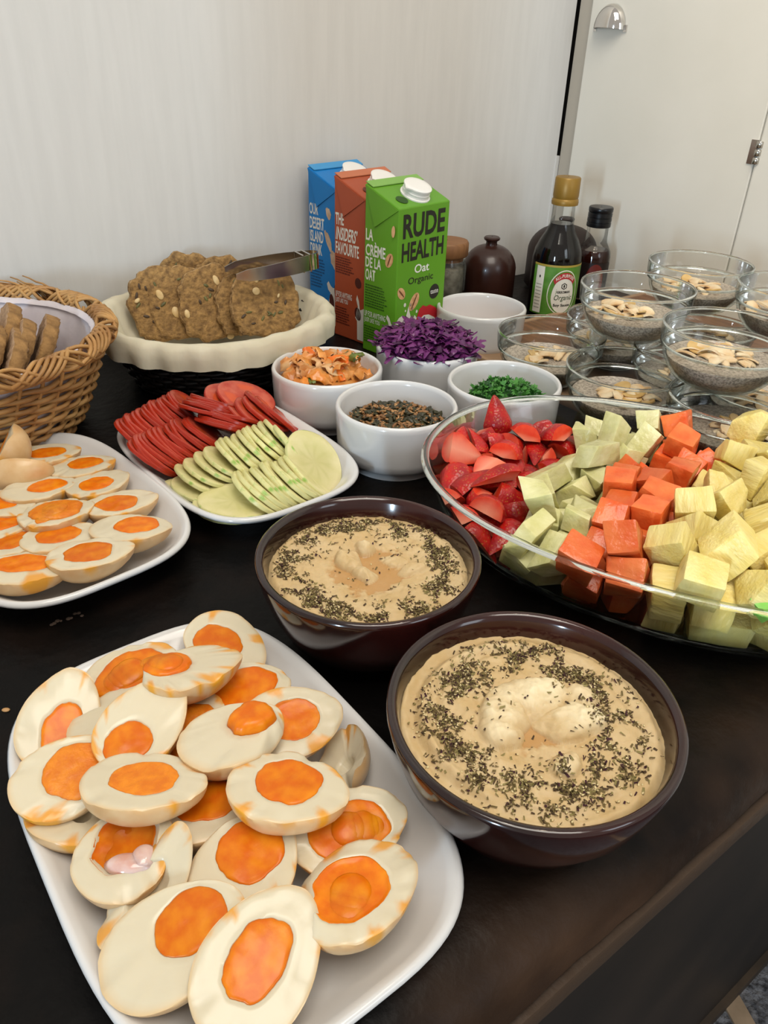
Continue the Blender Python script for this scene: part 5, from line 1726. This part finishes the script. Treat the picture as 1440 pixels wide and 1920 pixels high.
# seeds
M_PUMP = mat('pumpkin_seed', '#3c3a20', 0.4, col2='#2a2618', ns=60)
M_SUNF = mat('sunflower_seed', '#9a7044', 0.5, col2='#7c5430', ns=90)
M_SUNL = mat('seed_light', '#b48a5a', 0.5)
mb = MB()
mb.lathe([(0.050, 0.020), (0.0525, 0.034), (0.040, 0.038), (0.020, 0.043), (0.001, 0.044)], 32, True, mi=1)
for k in range(900):
    r, a = 0.0515 * sqrt(rc.random()), rc.uniform(0, 2 * pi)
    cz = 0.0345 + 0.0105 * (1 - (r / .0525) ** 2) + rc.uniform(0, .0045)
    pk = rc.random()
    if pk < .42:
        L, W, T, mi = rc.uniform(.0048, .006), .0028, .0011, 0
    elif pk < .8:
        L, W, T, mi = rc.uniform(.0034, .0046), .0019, .0012, 1
    else:
        L, W, T, mi = rc.uniform(.002, .004), .0014, .001, 2
    M = Matrix.Translation((r * cos(a), r * sin(a), cz)) @ Euler((rc.uniform(-.9, .9), rc.uniform(-.6, .6), rc.uniform(0, 6.3))).to_matrix().to_4x4()
    rings = [[(u * L, W * q * cos(p), T * q * sin(p)) for p in [2 * pi * m / 6 for m in range(6)]] for u, q in ((-1, .15), (-.6, .8), (0, 1), (.5, .75), (1, .08))]
    mb.loft(rings, True, True, mi=mi, M=M)
tag(mb.build('seed_mix', [M_PUMP, M_SUNF, M_SUNL], None, RK['seeds'], angle=None), 'toasted pumpkin and sunflower seeds in the frontmost white bowl', 'seeds', kind='stuff')

# parsley
M_PARS = [mat('parsley_a', '#35702a', 0.5, col2='#4c8a38', ns=90), mat('parsley_b', '#1f4a1c', 0.5), mat('parsley_c', '#4c8a3a', 0.5)]
mb = MB()
mb.lathe([(0.044, 0.012), (0.042, 0.030), (0.03, 0.042), (0.012, 0.050), (0.001, 0.051)], 28, True, mi=1)
for k in range(900):
    r, a = 0.040 * sqrt(rc.random()), rc.uniform(0, 2 * pi)
    cz = 0.030 + 0.0240 * (1 - (r / .042) ** 2) + rc.uniform(0, .005)
    s = rc.uniform(.003, .0062)
    M = Matrix.Translation((r * cos(a) * 1.12 + .004, r * sin(a) * .9 + .004, cz)) @ Euler((rc.uniform(-1.1, 1.1), rc.uniform(-1.1, 1.1), rc.uniform(0, 6.3))).to_matrix().to_4x4()
    pts = [(0, 0, 0), (s * .5, -s * .5, .0003), (s * 1.0, -s * .55, 0), (s * .85, -s * .1, .0006), (s * 1.3, 0, 0), (s * .85, s * .2, .0005), (s * .9, s * .6, 0), (s * .4, s * .45, .0003)]
    mb.add(pts, [(0, 1, 3), (1, 2, 3), (0, 3, 5), (3, 4, 5), (0, 5, 7), (5, 6, 7)], rc.choice((0, 0, 1, 2)), M)
tag(mb.build('chopped_parsley', M_PARS, None, RK['parsley'], smooth=False), 'chopped fresh green parsley in the white bowl behind the fruit dish', 'parsley', kind='stuff')

# ================================================================== WICKER BASKET (left)
M_WICK = mat('wicker', '#b98f57', 0.5, col2='#95693a', ns=30, nd=4, bump=0.3, bs=150, rnd=0.12)
M_LINEN = mat('linen_white', '#cfc8cc', 0.8, col2='#c4bcc2', ns=40, bump=0.4, bs=90, sss=0.1)
BC = Vector((-0.430, 0.722, 0))
BR0, BR1, BHT = 0.096, 0.143, 0.100


def basket_r(z):
    t = max(0, min(1, z / BHT))
    return BR0 + (BR1 - BR0) * (t ** 0.75) - 0.010 * max(0, 1 - t * 6) ** 2


wk = thing('wicker_basket', 'tan woven wicker basket of sliced bread at the left photo edge', 'basket', BC, 0, 'bread baskets')
NSTK = 40
rw = random.Random(3)
for row in range(15):
    z0 = 0.005 + row * 0.0058
    pts = []
    for i in range(NSTK * 4):
        a = 2 * pi * i / (NSTK * 4)
        ph = NSTK / 2 * a + (pi if row % 2 else 0)
        z = z0 + 0.0022 * fbm((cos(a) * 2, sin(a) * 2, row), 2) + 0.0010 * sin(2 * a + row)
        r = basket_r(z) + 0.0030 * sin(ph)
        pts.append((r * cos(a), r * sin(a), z))
    mb = MB()
    mb.tube(pts, 0.0023 + 0.0004 * rw.random(), 6, True)
    mb.build('weaver', M_WICK, wk, angle=None)
for i in range(NSTK):
    a = 2 * pi * (i + 0.5) / NSTK
    pts = [(basket_r(z) * cos(a + .15 * z / BHT), basket_r(z) * sin(a + .15 * z / BHT), z) for z in [0.001 + (BHT + 0.004) * k / 7 for k in range(8)]]
    mb = MB()
    mb.tube(pts, 0.0019, 6)
    mb.build('stake', M_WICK, wk, angle=None)
for k in range(9):
    pts = []
    for i in range(220):
        a = 2 * pi * i / 220
        ph = 13 * a + 2 * pi * k / 9 * (1 if k < 6 else 2)
        sg = 1 if k < 6 else -1
        rr = BR1 + 0.003 + 0.0095 * cos(sg * ph) + 0.002 * fbm((a * 4, k, 0), 2)
        zz = BHT + 0.006 + 0.0085 * sin(sg * ph)
        pts.append((rr * cos(a), rr * sin(a), zz))
    mb = MB()
    mb.tube(pts, 0.0021, 5, True)
    mb.build('rim_strand', M_WICK, wk, angle=None)
for k in range(16):
    a = radians(rw.uniform(60, 125))
    L = rw.uniform(.03, .07)
    up = rw.uniform(-.02, .22)
    r0 = BR1 + rw.uniform(-.006, .008)
    sg = rw.choice((-1, 1, 1))
    pts = [((r0 + .05 * L * q * q * 3) * cos(a + sg * q * L / .15), (r0 + .05 * L * q * q * 3) * sin(a + sg * q * L / .15), BHT + .010 + rw.uniform(0, .002) + up * L * q) for q in [j / 6 for j in range(7)]]
    mb = MB()
    mb.tube(pts, [0.0017 * (1 - .6 * q / 6) for q in range(7)], 5)
    mb.build('loose_cane', M_WICK, wk, angle=None)
mb = MB()
mb.lathe([(0.001, 0.003), (0.06, 0.003), (0.094, 0.004), (0.094, 0.0065), (0.06, 0.006), (0.001, 0.006)], 40)
mb.build('basket_base', M_WICK, wk)
# linen lining: top-level, lies in the basket
mb = MB()
prl = [(0.02, 0.012), (0.085, 0.013), (0.104, 0.022), (0.118, 0.045), (0.125, 0.068), (0.131, 0.088), (0.134, 0.099), (0.137, 0.1035), (0.1355, 0.1040), (0.131, 0.099)]
rings = []
for k, (r, z) in enumerate(prl):
    ring = []
    for i in range(110):
        a = 2 * pi * i / 110
        q = 0.0045 * fbm((cos(a) * 3, sin(a) * 3, z * 22), 4) * min(1, z / .03)
        ring.append(((r - abs(q) * 1.2) * cos(a), (r - abs(q) * 1.2) * sin(a), z + q * .8))
    rings.append(ring)
mb.loft(rings, True)
tag(mb.build('linen_cloth', M_LINEN, None, BC, angle=None), 'white linen cloth lining the wicker basket', 'cloth')

# ---- bread
M_CRUMB = mat('bread_crumb', '#a98a6a', 0.85, col2='#8a6c50', ns=120, nd=5, bump=1.0, bs=260, dist=0.002)
M_CRUST = mat('bread_crust', '#a07a4a', 0.85, col2='#7a5a34', ns=110, nd=5, bump=1.0, bs=200, dist=0.002)
M_SEEDY = mat('seed_bread', '#a8834f', 0.85, col2='#6e5231', ns=150, nd=8, lo=.32, hi=.68, bump=1.0, bs=240, bd=6, dist=0.003)
M_SEEDC = mat('seed_bread_crust', '#bb9868', 0.85, col2='#6a4d2a', ns=170, nd=8, bump=1.0, bs=220, bd=6, dist=0.004)
M_NUT = mat('hazelnut', '#ddc596', 0.5, col2='#c9a870', ns=100)
M_NUTD = mat('pumpkin_kernel', '#6e6a3c', 0.5, col2='#54502c', ns=100)
M_NUTP = mat('dark_seed', '#453424', 0.5)


def loaf_outline(w, h, seed, n=64, rough=0.02):
    o = []
    for i in range(n):
        a = 2 * pi * i / n
        c, s = cos(a), sin(a)
        ex = 3.2 if s < 0 else 2.3
        x, y = w / 2 * math.copysign(abs(c) ** (2 / ex), c), h / 2 * math.copysign(abs(s) ** (2 / ex), s)
        k = 1 + rough * fbm((c * 3 + seed, s * 3, seed * .7), 4) * 2
        o.append((x * k * (1 + .05 * (s < 0) * 0), y * k))
    return o


def bread_mesh(name, w, h, th, seed, mats, rough=0.02):
    """upright slice: local X width, Y height, Z thickness; crust on the rim (slot 1)"""
    o = loaf_outline(w, h, seed, rough=rough)
    mb = MB()
    n = len(o)
    rings, mi = [], []
    spec = [(0.05, 1), (0.35, 1), (0.65, 1), (0.9, 1), (0.985, .9), (1.0, .5), (1.004, 0), (1.0, -.5), (0.985, -.9), (0.9, -1), (0.65, -1), (0.35, -1), (0.05, -1)]
    for q, zz in spec:
        ring = []
        for i, (x, y) in enumerate(o):
            z = zz * th / 2
            d = .0016 * fbm((x * q * 190 + seed, y * q * 190, zz * 3), 5) * (1 if abs(zz) > .8 else 0)
            e = 1 + (.014 * fbm((x * 130, y * 130, z * 200 + seed), 3) if abs(zz) < .95 else 0)
            ring.append((x * q * e, y * q * e, z + d * (1 if zz > 0 else -1)))
        rings.append(ring)
    for k in range(len(spec) - 1):
        mb.loft([rings[k], rings[k + 1]], mi=1 if 3 < k < 8 else 0)
    mb.add(rings[0], [tuple(range(n))], 0)
    mb.add(rings[-1], [tuple(range(n))], 0)
    me = mb.mesh(name, mats, True, None)
    bm = bmesh.new()
    bm.from_mesh(me)
    bmesh.ops.remove_doubles(bm, verts=bm.verts, dist=1e-6)
    bmesh.ops.recalc_face_normals(bm, faces=bm.faces)
    bm.to_mesh(me)
    bm.free()
    return me


def nut(root, name, m, x, y, z, a, b, c, ang):
    mb = MB()
    mb.lathe([(sin(pi * k / 8) + .001, -cos(pi * k / 8)) for k in range(9)], 14, True, True, M=Matrix.Translation((x, y, z)) @ Matrix.Rotation(ang, 4, 'Z') @ Matrix.Diagonal((a, b, c, 1)))
    return mb.build(name, m, root, angle=None)


def seeded_slice(label, px, py, z, naz, tilt, lean, w, h, seed, nuts, th=0.014):
    t, az = radians(tilt), radians(naz)
    n = Vector((sin(t) * cos(az), sin(t) * sin(az), cos(t)))
    up = Vector((0, 0, 1))
    up = (up - n * up.dot(n)).normalized()
    x = up.cross(n)
    x = (x * cos(radians(lean)) + up * sin(radians(lean)))
    root = bpy.data.objects.new('bread_slice', None)
    root.empty_display_size = 0.02
    COL.objects.link(root)
    root.matrix_world = frame(at(px, py, z), x, n)
    tag(root, label, 'bread', 'seeded bread slices in the dark basket')
    link('slice', bread_mesh('slice', w, h, th, seed, [M_SEEDY, M_SEEDC], .055), root)
    for (u, v, a, b, an) in nuts:
        part_label(nut(root, 'hazelnut', M_NUT, u * w / 2, v * h / 2, th / 2 + .0004, a, b, .0016, an), 'pale cut nut')
    R = random.Random(seed)
    for k in range(16):
        u, v = R.uniform(-.8, .8), R.uniform(-.8, .8)
        if u * u + v * v < .7:
            nut(root, 'pumpkin_kernel', M_NUTD if k % 3 else M_NUTP, u * w / 2, v * h / 2, th / 2 + .0002, R.uniform(.0025, .0045), R.uniform(.0013, .002), .0012, R.uniform(0, 3))
    return root


DB = Vector((-0.210, 0.915, 0))
seeded_slice('seeded bread slice at the far left of the dark basket, only its left part showing', 305, 568, .078, -60, 74, 4, .082, .086, 1, [(-.75, .2, .004, .0025, .5)])
seeded_slice('seeded bread slice with three large cut nuts, second from the left', 342, 566, .077, -60, 72, 2, .088, .088, 2, [(-.62, .28, .0065, .0042, 1.9), (-.28, -.25, .0072, .005, 1.8), (.15, .5, .006, .0042, 1.2), (.05, -.05, .005, .0028, 1.4)])
seeded_slice('broad seeded bread slice standing in the middle of the dark basket', 400, 568, .075, -59, 72, 0, .088, .090, 3, [(-.85, -.2, .0055, .0034, 1.6), (.15, .58, .0068, .0036, 1.9), (.55, -.72, .0062, .0045, -.7), (.28, -.95, .005, .004, .2)])
seeded_slice('seeded bread slice leaning at the right end of the dark basket', 497, 568, .077, -60, 66, -9, .088, .084, 4, [(-.3, .68, .0062, .0038, 1.8), (-.3, .3, .005, .0048, .2), (.35, .2, .003, .0015, 1.2)])
seeded_slice('seeded bread slice tucked behind the right-hand one, showing its rough left crust', 462, 570, .072, -58, 68, -4, .080, .076, 5, [])
seeded_slice('seeded bread slice at the back of the dark basket, only its ragged top showing', 352, 536, .082, -72, 78, 3, .080, .084, 6, [])
seeded_slice('seeded bread slice at the back beside the tongs, mostly hidden', 420, 540, .080, -72, 76, -3, .078, .080, 7, [])

# slices in the wicker basket
rbk = random.Random(4)
for i, (px, py, z, naz, tilt, lean, lb) in enumerate((
        (18, 690, .072, 205, 62, 0, 'brown bread slice in the wicker basket, nearest the viewer'),
        (30, 668, .076, 203, 58, 0, 'brown bread slice in the wicker basket, crust edge uppermost in the middle'),
        (78, 662, .070, 200, 62, 0, 'short brown bread slice leaning rightmost in the wicker basket'),
        (5, 640, .082, 205, 60, 0, 'brown bread slice at the back of the wicker basket by the photo edge'),
        (-25, 680, .076, 205, 60, 0, 'brown bread slice cut by the left photo edge'))):
    t, az = radians(tilt), radians(naz)
    n = Vector((sin(t) * cos(az), sin(t) * sin(az), cos(t)))
    up = (Vector((0, 0, 1)) - n * n.z).normalized()
    o = link('bread_slice', bread_mesh('bread_slice', .095, .078, .015, 30 + i, [M_CRUMB, M_CRUST], .02))
    o.matrix_world = frame(at(px, py, z), up.cross(n), n)
    tag(o, lb, 'bread', 'brown bread slices in the wicker basket')

# ================================================================== DARK BASKET WITH LINER
M_BLK = mat('black_wicker', '#0f0d0d', 0.45, col2='#1d1918', ns=40, bump=0.3)
M_LINER = mat('liner_cloth', '#cfc8b2', 0.8, col2='#c3bba3', ns=24, bump=0.35, bs=110, sss=0.1)
dk = thing('dark_basket', 'low black woven basket with a cream liner, below the wall', 'basket', DB, WA, 'bread baskets')


def oval(a, b, z, N=96, w=0.0, ph=0.0, k=20):
    return [((a + w * sin(k * 2 * pi * i / N + ph)) * cos(2 * pi * i / N), (b + w * sin(k * 2 * pi * i / N + ph)) * sin(2 * pi * i / N), z) for i in range(N)]


for row in range(12):
    z = 0.004 + row * 0.0058
    q = (row / 11) ** 0.8
    mb = MB()
    mb.tube(oval(0.102 + .028 * q, 0.088 + .026 * q, z, 144, .0022, pi * (row % 2), 24), 0.0029, 6, True)
    mb.build('weaver', M_BLK, dk, angle=None)
for i in range(48):
    a = 2 * pi * (i + .25) / 48
    mb = MB()
    mb.tube([((.102 + .028 * q ** .8) * cos(a), (.088 + .026 * q ** .8) * sin(a), .002 + .068 * q) for q in (0, .25, .5, .75, 1)], .002, 5)
    mb.build('stake', M_BLK, dk, angle=None)
mb = MB()
mb.loft([oval(.02, .015, .002), oval(.106, .086, .002), oval(.106, .086, .005), oval(.02, .015, .006)], True, True)
mb.build('basket_base', M_BLK, dk)
mb = MB()
prl = [(-.10, .014), (-.045, .013), (-.028, .024), (-.012, .052), (-.003, .074), (.003, .0795), (.010, .0795), (.015, .074), (.0165, .064), (.0160, .052)]
rings = []
for k, (d, z) in enumerate(prl):
    ring = []
    for i in range(160):
        a = 2 * pi * i / 160
        hem = 1 if k > 6 else 0
        q = .003 * fbm((cos(a) * 4, sin(a) * 4, z * 30), 4) + (.0022 * sin(23 * a + 2 * sin(3 * a)) if hem else .0008 * sin(31 * a))
        zz = z + (.004 * fbm((cos(a) * 2, sin(a) * 2, 3), 2) if k >= 4 else 0) + (.008 * max(0, cos(a - 2.6)) ** 3 if k >= 4 else 0)
        ring.append(((.130 + d + q) * cos(a), (.114 + d + q) * sin(a), zz))
    rings.append(ring)
mb.loft(rings, True)
tag(mb.build('basket_liner', M_LINER, None, DB, (0, 0, WA), angle=None), 'cream cloth liner folded over the rim of the black basket', 'cloth')

# ================================================================== TONGS
tg = thing('serving_tongs', 'polished steel tongs resting on the seeded bread', 'tongs', at(520, 500, .12))
P_end, P_tip = at(578, 488, .122), at(432, 512, .118)
e = (P_tip - P_end)
L = e.length
e.normalize()
sd = e.cross(Vector((0, 0, 1))).normalized()
upd = sd.cross(e)
TI = Matrix.Translation(-tg.location)


def strap(path, w, th=0.0012):
    rings = []
    for i, p in enumerate(path):
        a, b = path[max(0, i - 1)], path[min(len(path) - 1, i + 1)]
        t = (b - a).normalized()
        nrm = t.cross(upd).normalized()
        ww = w[i]
        rings.append([p + upd * ww + nrm * th / 2, p + upd * ww - nrm * th / 2, p - upd * ww * 1 - nrm * th / 2, p - upd * ww + nrm * th / 2])
    return rings


for sg in (-1, 1):
    path, w = [], []
    for i in range(15):
        t = i / 14
        path.append(P_end + e * (L * t) + sd * sg * (0.010 + 0.012 * sin(t * pi * .75)))
        w.append(0.0095 - 0.0040 * max(0, t - .25) if t < .9 else 0.006 - .03 * (t - .9))
    mb = MB()
    mb.loft(strap(path, w), True, True)
    o = mb.build('arm', M_STEEL, tg)
    o.matrix_parent_inverse = TI
path = [P_end + sd * 0.010 * cos(a) - e * 0.013 * sin(a) for a in [pi * i / 16 for i in range(17)]]
mb = MB()
mb.loft(strap(path, [0.0098] * 17, .0014), True, True)
o = mb.build('spring_bend', M_CHROME, tg)
o.matrix_parent_inverse = TI
mb = MB()
pr = [P_end + e * 0.012 + sd * 0.0118 * cos(a) + upd * 0 for a in (0,)]
for k in (0.004, 0.012):
    q = [P_end - e * .002 + e * k * 1.2 + sd * .0125 * c + upd * .0102 * s for c, s in ((1, 1), (-1, 1), (-1, -1), (1, -1))]
    mb.tube(q, .0011, 5, True)
o = mb.build('locking_ring', M_CHROME, tg)
o.matrix_parent_inverse = TI

# ================================================================== CRUMBS ON THE TABLE
mb = MB()
mb.lathe([(sin(pi * k / 6) * .0016 + .0001, -cos(pi * k / 6) * .0009) for k in range(7)], 10, True, True, M=Matrix.Diagonal((1.6, 1, 1, 1)))
tag(mb.build('sesame_seed', M_SUNL, None, at(11, 1331, .0012), angle=None), 'single tan seed lying on the dark table left of the front platter', 'seed')
mb = MB()
rq = random.Random(6)
for k in range(9):
    c = at(95 + 7.5 * k + rq.uniform(-4, 4), 1168 - 2.2 * k + rq.uniform(-5, 5), .0006)
    mb.lathe([(sin(pi * j / 5) * rq.uniform(.0008, .0022) + .0001, -cos(pi * j / 5) * .0005) for j in range(6)], 7, True, True, M=Matrix.Translation(c))
tag(mb.build('crumb_smear', mat('crumb', '#4a3a30', 0.9), None, None, angle=None), 'smear of brownish crumbs on the table between the two egg platters', 'crumbs', kind='stuff')
